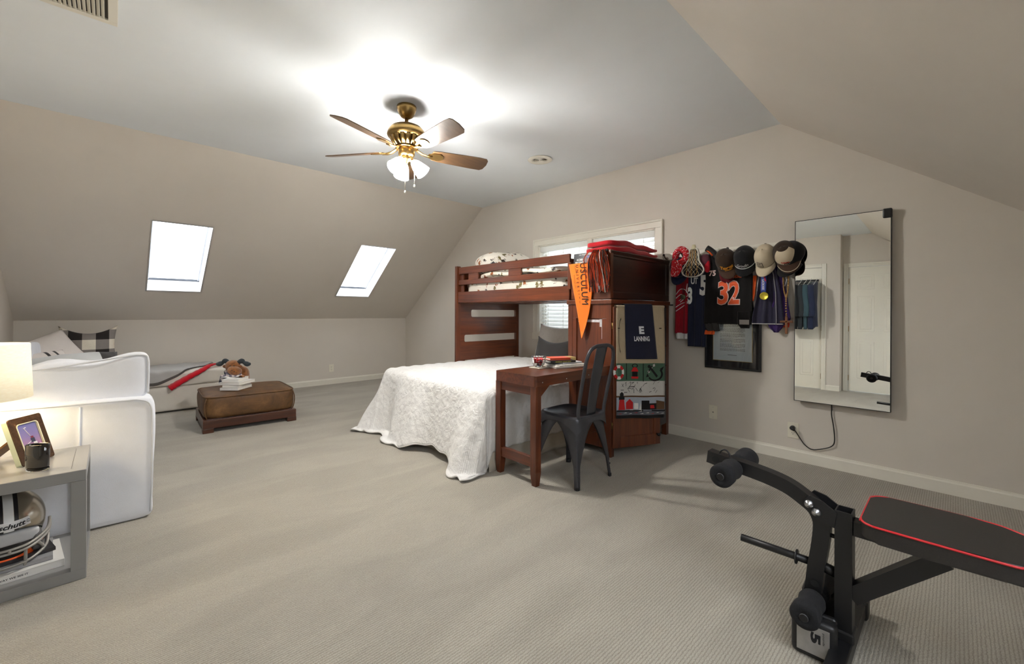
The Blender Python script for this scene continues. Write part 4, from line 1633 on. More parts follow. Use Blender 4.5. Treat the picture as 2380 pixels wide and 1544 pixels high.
def towel_pt(u, z, front=.030, off=0.0):
    """u across the towel; z height on the hanging face."""
    s = lerp(ts0, ts1, u)
    zz = z - .030 * u * max(0, (1.16 - z) / .9)
    w = .006 * math.sin(u * 11 + z * 3) * min(1, (1.15 - z) / .3)
    return DM @ Vector((s + .012 * (1.15 - z) * u, -front - w - off, zz))


def drape(u, v, zb, front, ztop, back=.45):
    """one sheet: up the front, over the door top, down the back."""
    L1, L2, L3 = ztop - zb, .055, back
    d = v * (L1 + L2 + L3)
    if d < L1:
        return towel_pt(u, zb + d, front)
    if d < L1 + L2:
        a = (d - L1) / L2 * PI
        r = front / 2 + .004
        p = DM @ Vector((lerp(ts0, ts1, u), -front + r - r * math.cos(a), ztop + .014 * math.sin(a)))
        return p
    return DM @ Vector((lerp(ts0, ts1, u), .010, ztop - (d - L1 - L2)))


zb = .305


def tmat(u, v):
    d = v * (1.150 - zb + .055 + .45)
    z = zb + d
    if z < .325: return 5
    if z < .365: return 4
    if z < .470: return 3
    if z < .478: return 8
    if z < .585: return 2
    if z < .592: return 5
    if z < .722: return 1
    if z < .728: return 8
    return 0


tw = thing('beach_towel', 'tan nautical beach towel with anchor, lantern and lighthouse bands', 'towel', tuple(DM @ Vector((.22, -.03, 1.15))))
mb = MB().slab(24, 110, lambda u, v: drape(u, v, zb, .028, 1.150), lambda u, v: DM.to_3x3() @ Vector((0, 1, 0)) if v < .62 else Vector((0, 0, 0)) + DM.to_3x3() @ Vector((0, -1, 0)), .006, mfn=tmat)
part('terry_cloth', mb, towel_mats, tw)
# woven motifs
mo_ = MB()


def tp(u, z):
    return towel_pt(u, z, .028, .003)


def disc(u, z, ru, rz, m, n=20, a0=0, a1=360, hole=0.0):
    vs, fs = [], []
    for i in range(n + 1):
        a = math.radians(lerp(a0, a1, i / n))
        vs += [tp(u + ru * math.cos(a), z + rz * math.sin(a)), tp(u + ru * hole * math.cos(a), z + rz * hole * math.sin(a))]
    fs = [(2 * i, 2 * i + 2, 2 * i + 3, 2 * i + 1) for i in range(n)]
    mo_.add(vs, fs, m)


def bit(pts, m):
    mo_.add([tp(u, z) for u, z in pts], [tuple(range(len(pts)))], m)


for k in range(8):
    disc(.04, .655, .115, .055, 6 if k % 2 else 7, 6, -90 + k * 45 - 20, -90 + k * 45 + 25, .58)
bit([(.20, .598), (.215, .598), (.215, .722), (.20, .722)], 5)
bit([(.525, .585), (.54, .585), (.54, .722), (.525, .722)], 5)
bit([(.31, .606), (.43, .606), (.44, .622), (.30, .622)], 6)
bit([(.32, .622), (.42, .622), (.42, .66), (.32, .66)], 5)
bit([(.345, .628), (.395, .628), (.395, .65), (.345, .65)], 1)
bit([(.30, .66), (.44, .66), (.40, .692), (.34, .692)], 6)
disc(.37, .704, .055, .016, 5, 14, 0, 360, .7)
bit([(.64, .70), (.67, .712), (.86, .625), (.83, .612)], 5)
disc(.79, .64, .17, .055, 5, 18, -150, 40, .78)
disc(.665, .698, .035, .013, 5, 12, 0, 360, .5)
bit([(.62, .655), (.72, .705), (.74, .697), (.64, .647)], 5)
bit([(.59, .617), (.66, .622), (.62, .646)], 5)
bit([(.90, .68), (.98, .70), (.93, .655)], 5)
for (u0, z0) in ((.63, .665), (.69, .69), (.75, .712)):
    bit([(u0, z0), (u0 + .045, z0 + .006), (u0 + .05, z0 - .012), (u0 + .01, z0 - .018)], 2)
# sketched rigging lines on the pale band
rnd = random.Random(4)
for k in range(34):
    u0, z0 = rnd.uniform(.06, .94), rnd.uniform(.495, .575)
    du, dz = rnd.choice([(.0, .03), (.07, 0), (.04, .022), (-.04, .025), (.05, .006)])
    w = .004
    if abs(dz) > abs(du) * .3:
        bit([(u0, z0), (u0 + w * 2, z0), (u0 + du + w * 2, min(.582, z0 + dz)), (u0 + du, min(.582, z0 + dz))], 5)
    else:
        bit([(u0, z0), (u0 + du, z0 + dz), (u0 + du, z0 + dz + w), (u0, z0 + w)], 5)
bit([(.03, .37), (.17, .37), (.15, .448), (.05, .448)], 6)
bit([(.04, .448), (.16, .448), (.16, .470), (.04, .470)], 5)
bit([(.06, .470), (.14, .470), (.14, .490), (.06, .490)], 5)
bit([(.05, .490), (.15, .490), (.10, .507)], 5)
bit([(.19, .375), (.34, .375), (.34, .425), (.27, .452), (.19, .425)], 6)
bit([(.36, .375), (.44, .375), (.44, .42), (.36, .42)], 7)
bit([(.50, .37), (.66, .37), (.66, .44), (.50, .44)], 5)
bit([(.66, .37), (.82, .37), (.82, .418), (.66, .418)], 5)
bit([(.68, .38), (.80, .38), (.80, .405), (.68, .405)], 6)
bit([(.82, .37), (.99, .37), (.99, .43), (.82, .44)], 8)
bit([(.84, .38), (.98, .385), (.98, .405), (.84, .40)], 7)
bit([(.47, .355), (.50, .355), (.49, .43)], 7)
bit([(.45, .355), (.465, .355), (.485, .425)], 7)
bit([(.25, .360), (.36, .360), (.34, .372), (.27, .370)], 7)
bit([(0, .358), (1, .358), (1, .368), (0, .368)], 5)
for k in range(9):
    u0 = k / 9 + .02
    bit([(u0, .338 + .006 * (k % 2)), (u0 + .08, .340 + .006 * (k % 2)), (u0 + .06, .344 + .006 * (k % 2))], 7 if k % 3 else 6)
# dark vine down the left edge of the tan part
disc(.10, .93, .06, .14, 5, 16, 100, 250, .9)
bit([(.02, .985), (.07, .985), (.07, .99), (.02, .99)], 5)
bit([(.88, .985), (.93, .985), (.93, .992), (.88, .992)], 5)
part('woven_pattern', mo_, towel_mats, tw)

NAVY = fabric('navy_terry', rgb(32, 34, 52), 240, .7, .15)
nt = thing('hand_towel', 'navy hand towel with white letters hung over the tan towel', 'towel', tuple(DM @ Vector((.22, -.04, 1.16))))


def navy_pt(u, v):
    L1, L2, L3 = 1.158 - .755, .06, .20
    d = v * (L1 + L2 + L3)
    uu = lerp(.155, .725, u) + .12 * max(0, 1 - d / L1) * u * .6 + .04 * max(0, 1 - d / L1)
    if d < L1:
        return towel_pt(uu, .755 + d, .040)
    if d < L1 + L2:
        a = (d - L1) / L2 * PI
        r = .028
        return DM @ Vector((lerp(ts0, ts1, uu), -.040 + r - r * math.cos(a), 1.158 + .016 * math.sin(a)))
    return DM @ Vector((lerp(ts0, ts1, uu), .018, 1.158 - (d - L1 - L2)))


mb = MB().slab(18, 46, navy_pt, lambda u, v: DM.to_3x3() @ Vector((0, 1 if v < .62 else -1, 0)), .007)
part('terry_cloth', mb, NAVY, nt)
lt = MB()
LW = plain('white_embroidery', rgb(218, 220, 226), .8, var=.04)


def npt(u, v):
    p = navy_pt(u, v)
    return p + DM.to_3x3() @ Vector((0, -.004, 0))


letter(lt, 'LANNING', lambda u, v: npt(lerp(.25, .78, u), lerp(.205, .262, v)), 0, .03)
letter(lt, 'E', lambda u, v: npt(lerp(.425, .605, u), lerp(.288, .375, v)), 0, .05)
part('lettering', lt, LW, nt)

# ---- fold-out desk
desk = thing('desk', 'small cherry desk jutting out from the bunk cabinet', 'desk', (2.33, 2.01, 0))
dx0, dx1, dy0, dy1, dzt = 1.930, 2.748, 1.813, 2.205, .700
mb = MB()
mb.prism(rrect(dx0, dx1 + .02, dy0, dy1, .022, 5), lambda a, b, d: Vector((a, b, d)), dzt - .067, dzt)
part('tabletop', mb, WX, desk)
mb = MB()
ring_prism(mb, rrect(dx0 + .0, dx1 + .02, dy0, dy1, .022, 5), rrect(dx0 + .006, dx1 + .014, dy0 + .006, dy1 - .006, .018, 5), lambda a, b, d: Vector((a, b, d)), dzt, dzt + .0015)
part('top_edging', mb, WX, desk)
for y in (dy0 + .004, dy1 - .054):
    mb = MB()
    x0 = dx0 + .004
    mb.box(x0, x0 + .050, y, y + .050, .085, dzt - .066, .003)
    mb.add([(x0 + .008, y + .008, 0), (x0 + .042, y + .008, 0), (x0 + .042, y + .042, 0), (x0 + .008, y + .042, 0), (x0, y, .09), (x0 + .05, y, .09), (x0 + .05, y + .05, .09), (x0, y + .05, .09)],
           [(3, 2, 1, 0), (0, 1, 5, 4), (1, 2, 6, 5), (2, 3, 7, 6), (3, 0, 4, 7), (4, 5, 6, 7)])
    part('leg', mb, WZ_, desk)
part('upper_rail', MB().box(dx0 + .012, dx0 + .044, dy0 + .05, dy1 - .05, .575, dzt - .066, .002), WY_, desk)
part('lower_stretcher', MB().box(dx0 + .012, dx0 + .044, dy0 + .05, dy1 - .05, .115, .180, .003), WY_, desk)
mb = MB().prism([(dx0 + .054, dzt - .067), (dx0 + .15, dzt - .067), (dx0 + .054, .56)], lambda a, b, d: Vector((a, d, b)), dy0 + .014, dy0 + .032)
part('corner_brace', mb, WX, desk)
for x in (dx0 + .06, dx0 + .30, dx0 + .55):
    part('screw', MB().soft((x, dy0 - .001, dzt - .042), (.004, .002, .004), 2.2, 5), M['steel'], desk)

# ---- things on the desk
# coaster and cut-glass bowl with red sweets
cc = Vector((2.262, 2.095, dzt + .0016))
solo('coaster', MB().box(-.055, .055, -.048, .048, 0, .006, .001, mat=Matrix.Translation(cc) @ Matrix.Rotation(.05, 4, 'Z')), plain('cream_coaster', rgb(214, 208, 192), .6), 'square cream coaster beneath the cut-glass bowl', 'coaster', tuple(cc))
bc = cc + Vector((0, .004, .0062))
GLS = glass('cut_crystal', (1, 1, 1, 1), .03, 1.48)
bowl = thing('glass_bowl', 'cut-glass bowl of red sweets on the desk corner', 'bowl', tuple(bc))
def bowl_pt(u, v, k):
    a = 2 * PI * u
    prof = [(.022, .0), (.030, .006), (.042, .022), (.050, .045), (.0545, .075)]
    t_ = v * 4
    i = min(3, int(t_))
    f_ = t_ - i
    r = lerp(prof[i][0], prof[i + 1][0], f_)
    z = lerp(prof[i][1], prof[i + 1][1], f_)
    sc_ = .0022 * abs(math.sin(a * 7)) * min(1, v * 2)
    z += .004 * abs(math.sin(a * 7)) * max(0, v - .85) / .15
    if k:
        r -= .0055
        z = max(z, .009)
        sc_ = 0
    return bc + Vector(((r + sc_) * math.cos(a), (r + sc_) * math.sin(a), z))
mb = MB()
mb.grid(84, 14, lambda u, v: bowl_pt(u, v, 0))
mb.grid(84, 14, lambda u, v: bowl_pt(u, v, 1))
mb.grid(84, 1, lambda u, v: bowl_pt(u, 1.0, 0) * (1 - v) + bowl_pt(u, 1.0, 1) * v)
mb.grid(84, 1, lambda u, v: lerp(bowl_pt(u, 0, 0), bc + Vector((0, 0, .0)), v))
mb.grid(84, 1, lambda u, v: lerp(bowl_pt(u, 0, 1), bc + Vector((0, 0, .009)), v))
part('bowl_body', mb, GLS, bowl)
rnd = random.Random(3)
SWR = plain('red_foil', rgb(206, 26, 38), .3, .1)
SWW = plain('white_foil', rgb(226, 226, 230), .4)
SWB = plain('navy_foil', rgb(40, 44, 90), .4)
rings = [(.0, .016, 1), (.014, .018, 6), (.013, .034, 5), (.027, .037, 9), (.010, .050, 4), (.030, .054, 9)]
idx = 0
for (r, z, n) in rings:
    for i in range(n):
        a = 2 * PI * i / n + rnd.random()
        idx += 1
        mt = SWW if idx in (2, 3, 9) else (SWB if idx % 8 == 5 else SWR)
        nm = 'white' if mt is SWW else ('navy' if mt is SWB else 'red')
        p = bc + Vector((r * math.cos(a), r * math.sin(a), z))
        solo('wrapped_sweet', MB().soft(p, (.0085, .0062, .0058), 2.6, 5, mat=Euler((rnd.random(), rnd.random(), rnd.random() * 3)).to_matrix().to_4x4()), mt,
             '%s wrapped sweet in the cut-glass bowl' % nm, 'sweet', tuple(p), '%s sweets in the glass bowl' % nm)
gd = 'reading stack on the desk'
MAG = plain('newsprint_stack', rgb(206, 203, 196), .8, var=.10, vscale=90)
dz = dzt + .0016
RP = math.radians
book('thick pale magazine at the bottom of the desk stack', (2.47, 2.03, dz), .27, .21, .012, RP(-18), MAG, gd, MAG, name='magazine')
book('newspaper section second from the bottom of the desk stack', (2.49, 2.035, dz + .0125), .26, .20, .008, RP(-12), plain('newsprint', rgb(196, 193, 186), .85, var=.14, vscale=60), gd, MAG, name='magazine')
book('grey-white paperback below the yellow pad on the desk stack', (2.515, 2.05, dz + .021), .19, .15, .012, RP(-10), plain('light_grey_cover', rgb(196, 198, 204), .6), gd)
book('black paperback with yellow lettering on its spine, in the desk stack', (2.445, 2.055, dz + .0335), .205, .13, .014, RP(-24), plain('black_paper_cover', rgb(28, 28, 30), .5), gd, title='FINDING YOUR WAY', title_m=plain('yellow_ink', rgb(196, 186, 70), .7), tsize=(.62, .5), bold=.02)
book('tan notepad near the cabinet in the desk stack', (2.585, 2.10, dz + .034), .11, .10, .024, RP(-20), plain('tan_pad', rgb(196, 172, 110), .7), gd, name='notepad')
book('orange book on top of the desk stack', (2.455, 2.085, dz + .048), .165, .115, .017, RP(-26), plain('orange_cover', rgb(224, 84, 50), .5), gd)

# ---- upper bunk mattress, pillow
def print_mat(name, base_c):
    t = NT(name)
    v = t.coord()
    n = t.noise(v, 9, 3, .6, .3)
    warp = t.new('ShaderNodeVectorMath', operation='ADD')
    sc_ = t.new('ShaderNodeVectorMath', operation='SCALE')
    t.link(n.outputs['Color'], sc_.inputs[0])
    sc_.inputs['Scale'].default_value = .10
    t.link(v, warp.inputs[0]); t.link(sc_.outputs[0], warp.inputs[1])
    vo = t.new('ShaderNodeTexVoronoi', feature='F1')
    vo.inputs['Scale'].default_value = 12.0
    t.link(warp.outputs[0], vo.inputs['Vector'])
    n2 = t.noise(v, 34, 3, .6, 1.5)
    sp = t.new('ShaderNodeSeparateColor')
    t.link(vo.outputs['Color'], sp.inputs[0])
    blot = t.math('LESS_THAN', t.math('ADD', vo.outputs['Distance'], t.math('MULTIPLY', n2.outputs['Fac'], .95)), .80)
    tone = t.ramp(sp.outputs[0], [(0, rgb(58, 46, 40)), (.3, rgb(150, 88, 44)), (.5, rgb(112, 100, 60)), (.7, rgb(70, 66, 70)), (.88, rgb(140, 66, 34))], 'CONSTANT')
    t.base(t.mix(blot, base_c, tone))
    t.set(Roughness=.9)
    t.bump(t.noise(v, 7, 4, .6, .8).outputs['Fac'], .35, .03)
    return t.m


SHEET = print_mat('white_sheet_with_small_brown_players', rgb(232, 226, 214))
um = thing('bunk_mattress', 'upper bunk mattress in a white sheet printed with small brown figures', 'mattress', (3.2, 3.0, 1.235))
mb = MB().soft((3.225, 3.005, 1.358), (.435, .735, .122), 8, 26, fn=lambda q: Vector((q.x + .006 * math.sin(q.y * 40 + q.z * 20), q.y, q.z + .010 * math.sin(q.y * 9) * math.sin(q.x * 8))))
part('fitted_sheet', mb, SHEET, um)
mb = MB().soft((3.22, 2.93, 1.492), (.44, .58, .026), 7, 20, fn=lambda q: Vector((q.x, q.y, q.z + .012 * math.sin(q.y * 14 + q.x * 6))))
part('duvet', mb, SHEET, um)
PM = Matrix.Translation((3.20, 3.50, 1.635)) @ Matrix.Rotation(RP(4), 4, 'X')
solo('bunk_pillow', MB().soft((3.20, 3.48, 1.617), (.36, .235, .150), 2.5, 20, fn=lambda q: Vector((q.x + .006 * math.sin(q.y * 30), q.y, q.z * (1 - .10 * (q.y / .235)) + .008 * math.sin(q.x * 17)))), SHEET, 'plump printed pillow humped at the far end of the upper bunk', 'pillow', (3.2, 3.48, 1.5))

# ---- red blanket on the headboard
RB = fabric('red_fleece', rgb(178, 22, 34), 200, .5, .1, sheen=.4)
rb = thing('folded_blanket', 'folded red fleece blanket on top of the bunk headboard', 'blanket', (3.22, 1.95, 1.585))
for i in range(2):
    z = 1.586 + i * .050
    mb = MB()
    def fold(q, i=i):
        return Vector((q.x, q.y + .012 * math.sin(q.x * 9 + i), q.z * (1 - .45 * max(0, q.x / .38)) + .006 * math.sin(q.x * 22 + q.y * 9)))
    mb.soft((3.215 - .004 * i, 1.985 + .006 * i, z + .027), (.40 - .012 * i, .15, .028), 5, 18, fn=fold)
    part('blanket_layer', mb, RB, rb)
roll = MB().sweep([(2.835, 1.850 + .0, 1.640), (2.835, 2.125, 1.640)], [(.058 * math.cos(2 * PI * k / 20), .024 * math.sin(2 * PI * k / 20)) for k in range(20)], scale=[1, 1], up=(0, 0, 1))

# ---- book propped in the headboard
kb = thing('propped_book', 'black sports book standing in the bunk headboard above the pennant', 'book', (2.80, 2.07, 1.49))
KM = Matrix.Translation((2.768, 2.190, 1.400)) @ Matrix.Rotation(RP(-90), 4, 'Z') @ Matrix.Rotation(RP(84), 4, 'X')
kw, kh = .235, .192
part('cover', MB().box(0, kw, 0, kh, -.018, 0, .002, mat=KM), plain('black_glossy_cover', rgb(30, 30, 38), .3), kb)
part('pages', MB().box(.003, kw - .003, .003, kh + .0008, -.016, -.002, mat=KM), BP, kb)
lt = MB()
qm = lambda x, y, w, h_: quadmap(KM @ Vector((x, y, .0008)), KM.to_3x3() @ Vector((w, 0, 0)), KM.to_3x3() @ Vector((0, h_, 0)))
letter(lt, 'KOBE', qm(.035, .130, .062, .018), 0, .02)
letter(lt, 'BRYANT', qm(.020, .106, .088, .018), 0, .02)
letter(lt, 'Los Angeles Times', qm(.055, .172, .125, .013), 0, .01)
part('lettering', lt, M['paper'], kb)
mb = MB()
mb.soft(KM @ Vector((.165, .125, .001)), (.024, .024, .0012), 2.4, 8, m=0, mat=KM.to_3x3().to_4x4())
mb.soft(KM @ Vector((.160, .158, .001)), (.030, .010, .0012), 2.4, 8, m=1, mat=KM.to_3x3().to_4x4())
mb.soft(KM @ Vector((.150, .098, .001)), (.046, .012, .0012), 2.4, 8, m=1, mat=KM.to_3x3().to_4x4())
mb.soft(KM @ Vector((.215, .165, .001)), (.016, .014, .0012), 2.4, 8, m=2, mat=KM.to_3x3().to_4x4())
part('cover_picture', mb, [plain('skin_print', rgb(150, 106, 84), .5), plain('violet_print', rgb(78, 76, 130), .5), plain('yellow_print', rgb(206, 184, 60), .5)], kb)

# ---- pennant
OF = fabric('orange_felt', rgb(236, 124, 44), 260, .4, .05)
pn = thing('pennant', 'orange felt university pennant hanging point-down from the bunk headboard', 'pennant', (2.738, 2.08, 1.5))
PTS = [(2.203, 1.505), (1.955, 1.497), (1.985, 1.25), (2.022, 1.06), (2.038, .965), (2.060, .893), (2.066, .960), (2.085, 1.07), (2.140, 1.28)]


def penn(u, v):
    """u across (0 = bunk end side), v down."""
    z = lerp(1.503, .893, v)
    tab = [(1.503, 2.203, 1.957), (1.33, 2.158, 1.966), (1.20, 2.126, 1.980), (1.10, 2.104, 1.997), (1.0, 2.086, 2.022), (.95, 2.078, 2.040), (.893, 2.066, 2.060)]
    for p_, q_ in zip(tab, tab[1:]):
        if p_[0] >= z - 1e-9 >= q_[0] - 1e-6:
            t_ = (p_[0] - z) / (p_[0] - q_[0])
            yl, yr = lerp(p_[1], q_[1], t_), lerp(p_[2], q_[2], t_)
            break
    y = lerp(yl, yr, u)
    x = 2.736 - .006 * math.sin(u * 3 + v * 4) - .012 * v
    return Vector((x, y, z))


mb = MB().slab(14, 50, penn, (.004, 0, 0), 1.0)
part('felt', mb, OF, pn)
lt = MB()
def pl(uc, v0, v1, hw_):
    """vertical lettering reading downwards: line u runs down, v runs towards the bunk cabinet end."""
    def f_(a, b):
        v = lerp(v0, v1, a)
        yl = penn(0, v).y
        y = uc - .022 * a - (b - .5) * hw_
        p = penn(.5, v)
        return Vector((penn(.5, v).x - .004, y, p.z))
    return f_


letter(lt, 'USCULUM', pl(2.052, .0, .545, .062), 0, .0, 1.05)
letter(lt, 'UNIVERSITY', pl(2.112, .02, .53, .026), 0, .0, 1.8)
letter(lt, 'TUSCULUM 1794', pl(2.138, .15, .42, .011), 0, .0, 1.5)
mb2 = lt
for (v0, v1) in ((.02, .14), (.43, .52)):
    a = pl(2.138, v0, v1, .002)
    lt.add([a(0, 0), a(1, 0), a(1, 1), a(0, 1)], [(0, 1, 2, 3)])
part('lettering', lt, plain('black_print', rgb(40, 26, 18), .8), pn)

# ---- pom-pom
pp = thing('pom_pom', 'orange, black and silver metallic pom-pom hanging at the bunk corner', 'pom-pom', (2.73, 1.89, 1.56))
PO = plain('orange_foil', rgb(206, 74, 36), .3, .25, .2, 30)
PB = plain('black_foil', rgb(34, 32, 32), .3, .3)
PS = plain('silver_foil', rgb(206, 200, 196), .25, .6)
mb = MB()
rnd = random.Random(11)
top = Vector((2.735, 1.885, 1.560))
for i in range(330):
    a = rnd.uniform(PI * .5, PI * 1.5)
    sp_ = rnd.uniform(.02, .085)
    dy = rnd.uniform(-1, 1) * .082
    dxx = -abs(rnd.gauss(.0, .03)) - .006
    L = rnd.uniform(.17, .305)
    rise = rnd.uniform(.0, .03)
    m = rnd.choices([0, 1, 2], [.56, .30, .14])[0]
    p = [top + Vector((0, rnd.uniform(-.02, .02), rnd.uniform(-.02, .01))), top + Vector((dxx * .8, dy * .5, rise)), top + Vector((dxx * 1.2 - .01, dy * .9, -.05)), top + Vector((dxx - .004, dy * 1.0 + rnd.uniform(-.012, .012), -L * .6)), top + Vector((dxx * .8 - .004, dy * 1.0 + rnd.uniform(-.02, .02), -L))]
    w = rnd.uniform(.0018, .0034)
    mb.sweep(smooth(p, 3), [(-.0004, -w), (.0004, -w), (.0004, w), (-.0004, w)], m=m, up=(rnd.uniform(-1, 1), rnd.uniform(-1, 1), .2), smooth=False)
part('streamers', mb, [PO, PB, PS], pp)
part('handle', MB().tube([(2.742, 1.93, 1.57), (2.742, 1.83, 1.585)], .011, 12), M['black'], pp)
part('handle_cap', MB().soft((2.738, 1.945, 1.566), (.020, .022, .022), 2.4, 8), plain('ivory_cap', rgb(214, 208, 170), .5), pp)

# ================================================================== lower bed
qx0, qx1, qy0, qy1, qz = 1.890, 3.640, 2.235, 3.735, .572
bed = thing('lower_bed', 'low bed with a beige skirted base under the white quilt', 'bed', (2.75, 2.98, 0))
SK = fabric('beige_bed_skirt', rgb(188, 180, 166), 300, .3, .06)
mb = MB()


def skirt(u, v, edge):
    z = .30 * (1 - v)
    w = .010 * math.sin(u * 26 + edge) * v + .006 * v
    if edge == 0:
        return Vector((qx0 - .006 - w, lerp(qy0, qy1, u), z))
    if edge == 1:
        return Vector((lerp(qx0, qx1, u), qy0 - .006 - w, z))
    return Vector((lerp(qx0, qx1, u), qy1 + .006 + w, z))


for e, n_ in ((0, Vector((1, 0, 0))), (1, Vector((0, 1, 0))), (2, Vector((0, -1, 0)))):
    mb = MB().slab(60, 8, lambda u, v: skirt(u, v, e), n_, .006)
    part('bed_skirt', mb, SK, bed)
part('box_spring', MB().box(qx0, qx1, qy0, qy1, .06, .30, .02), SK, bed)
part('mattress', MB().soft(((qx0 + qx1) / 2, (qy0 + qy1) / 2, .425), ((qx1 - qx0) / 2, (qy1 - qy0) / 2, .135), 12, 22), fabric('white_mattress', rgb(224, 222, 216), 300, .3, .04), bed)

# quilt: a cloth rectangle wrapped over the foot and both sides
QU = NT('white_quilt_fine_grey_stripe')
_v = QU.coord()
_w = QU.new('ShaderNodeTexWave', wave_type='BANDS', bands_direction='Y', wave_profile='SIN')
_w.inputs['Scale'].default_value = 34
_w.inputs['Distortion'].default_value = 1.2
_w.inputs['Detail'].default_value = 1
QU.link(_v, _w.inputs['Vector'])
_vo = QU.new('ShaderNodeTexVoronoi', feature='SMOOTH_F1')
_vo.inputs['Smoothness'].default_value = .35
_vo.inputs['Scale'].default_value = 22
QU.link(QU.coord((1, 1, .8), rot=(0, 0, .5)), _vo.inputs['Vector'])
_n = QU.noise(_v, 24, 5, .6, .8)
QU.base(QU.mix(.5, QU.ramp(_w.outputs['Fac'], [(.15, rgb(218, 216, 214)), (.6, rgb(236, 235, 233))]), QU.ramp(_n.outputs['Fac'], [(.3, (.90, .90, .90, 1)), (.6, (1, 1, 1, 1))]), 'MULTIPLY'))
QU.set(Roughness=.95)
QU.bsdf.inputs['Sheen Weight'].default_value = .2
_h = QU.math('ADD', QU.math('SUBTRACT', 1.0, _vo.outputs['Distance']), QU.math('MULTIPLY', _n.outputs['Fac'], 1.3))
QU.bump(_h, .55, .012)
QU = QU.m
NU, NV = 150, 150
foot, side = .67, .54
rad = .075
ex0, ey0, ey1 = qx0 + .045, qy0 + .055, qy1 - .05


def wrap(x, y):
    """cloth point (x, y) in the plane -> draped position."""
    dx = max(0.0, ex0 - x)
    if y < ey0:
        dy, sy = ey0 - y, -1
    elif y > ey1:
        dy, sy = y - ey1, 1
    else:
        dy, sy = 0.0, 0
    d = math.hypot(dx, dy)
    bx, by = max(x, ex0), min(max(y, ey0), ey1)
    crown = .020 * max(0, math.sin(PI * (by - ey0) / (ey1 - ey0))) ** .7 * min(1, (bx - ex0) / .3)
    puff = .004 * math.sin(bx * 46 + by * 9) * math.sin(by * 43)
    if d < 1e-6:
        return Vector((x, y, qz + crown + puff))
    nx, ny = -dx / d, sy * dy / d
    q = rad * PI / 2
    if d < q:
        h_, v_ = rad * math.sin(d / rad), rad * (1 - math.cos(d / rad))
    else:
        h_, v_ = rad, rad + (d - q)
    corner = min(1.0, 2 * min(dx, dy) / (d + 1e-6))
    s = (by - qy0) * 1.0 if dx > dy else (bx - qx0)
    k = max(0.0, v_ - .06) / .5
    if dx >= dy:
        wave = .060 * math.sin(7.6 * (y - qy0) + 1.0) + .022 * math.sin(19 * y + .7)
        fl = .12
    elif sy < 0:
        wave = .010 * math.sin(9 * x)
        fl = .0
        k *= .5
    else:
        wave = .03 * math.sin(8 * x)
        fl = .05
    flare = k * (fl + wave + .05 * corner * (0 if sy < 0 else 1))
    vmax = qz - .018
    if v_ > vmax:
        flare += (v_ - vmax) * .8
        v_ = vmax + .004 * math.sin(9 * (v_ - vmax) * 9)
    return Vector((bx + nx * (h_ + flare), by + ny * (h_ + flare), qz + crown - v_ + puff + .006 * math.sin(33 * y + 17 * x) * k))


def quilt_pt(u, v):
    yy = lerp(qy0 - .42, qy1 + side, v)
    t_ = (yy - (qy0 - .42)) / (qy1 + side - qy0 + .42)
    f_ = foot * (.84 + .10 * math.cos(4.2 * (yy - qy0) + .9))
    xx = lerp(qx0 - f_, 3.45, u)
    # rounded cloth corners
    ox_, oy_ = max(0, qx0 - xx), max(0, qy0 - yy, yy - qy1)
    lim_ = side if yy > qy1 else .42
    n_ = math.hypot(ox_ / f_, oy_ / lim_)
    n_ /= 1.07
    if n_ > 1:
        xx = qx0 - ox_ / n_ if ox_ > 0 else xx
        yy = (qy0 - oy_ / n_) if yy < qy0 else (qy1 + oy_ / n_ if yy > qy1 else yy)
    return wrap(xx, yy)


mb = MB().slab(NU, NV, quilt_pt, (0, 0, -.001), 1.0)
# thicken outwards-in: use the sheet's own normals
quilt = thing('quilt', 'white quilted coverlet hanging low over the bed foot', 'quilt', (2.6, 2.98, .57))
mb = MB().grid(NU, NV, quilt_pt)
qo = part('coverlet', mb, QU, quilt)
sm = qo.modifiers.new('thickness', 'SOLIDIFY')
sm.thickness = .012
sm.offset = 0
edge = [quilt_pt(0, k / NV) for k in range(NV + 1)]
part('binding', MB().tube(edge, .007, 8), fabric('quilt_binding', rgb(224, 222, 220), 300, .3, .05), quilt)

# bed pillows
QP = fabric('quilted_grey_white_sham', rgb(226, 223, 218), 60, .6, .08)
throw_pillow('pale quilted pillow sham against the wall at the bed head', (3.50, 2.95, .755), .34, .235, .09, RP(-92), .30, QP, .0, .05, .03, name='pillow_sham')
throw_pillow('charcoal square pillow in front of the pale sham on the low bed', (3.22, 2.80, .685), .245, .185, .08, RP(-90), .32, fabric('charcoal_sham', rgb(56, 54, 54), 250, .4, .08), .0, .09, .05)

# ================================================================== metal chair
chx, chy = 2.272, 1.792
ch = thing('metal_chair', 'gunmetal steel side chair tucked at the desk', 'chair', (chx, chy, 0))
CM = M['chair_metal']
sz = .437
mb = MB()


def seat_r(a, s):
    k = 4.5
    ca, sa = math.cos(a), math.sin(a)
    n_ = (abs(ca) ** k + abs(sa) ** k) ** (1 / k)
    return Vector((ca / n_ * s, sa / n_ * s, 0))


prof = [(.178, -.062, 0), (.181, -.04, 0), (.180, -.008, 0), (.172, .004, 0), (.160, .006, 0), (.150, -.002, 0), (.08, -.010, 0), (.0, -.012, 0)]
for i in range(2, len(prof) - 1):
    r0, z0, _ = prof[i]
    r1, z1, _ = prof[i + 1]
    mb.grid(72, 1, lambda u, v: Vector((chx, chy, sz)) + seat_r(2 * PI * u, lerp(r0, r1, v)) + Vector((0, 0, lerp(z0, z1, v))))
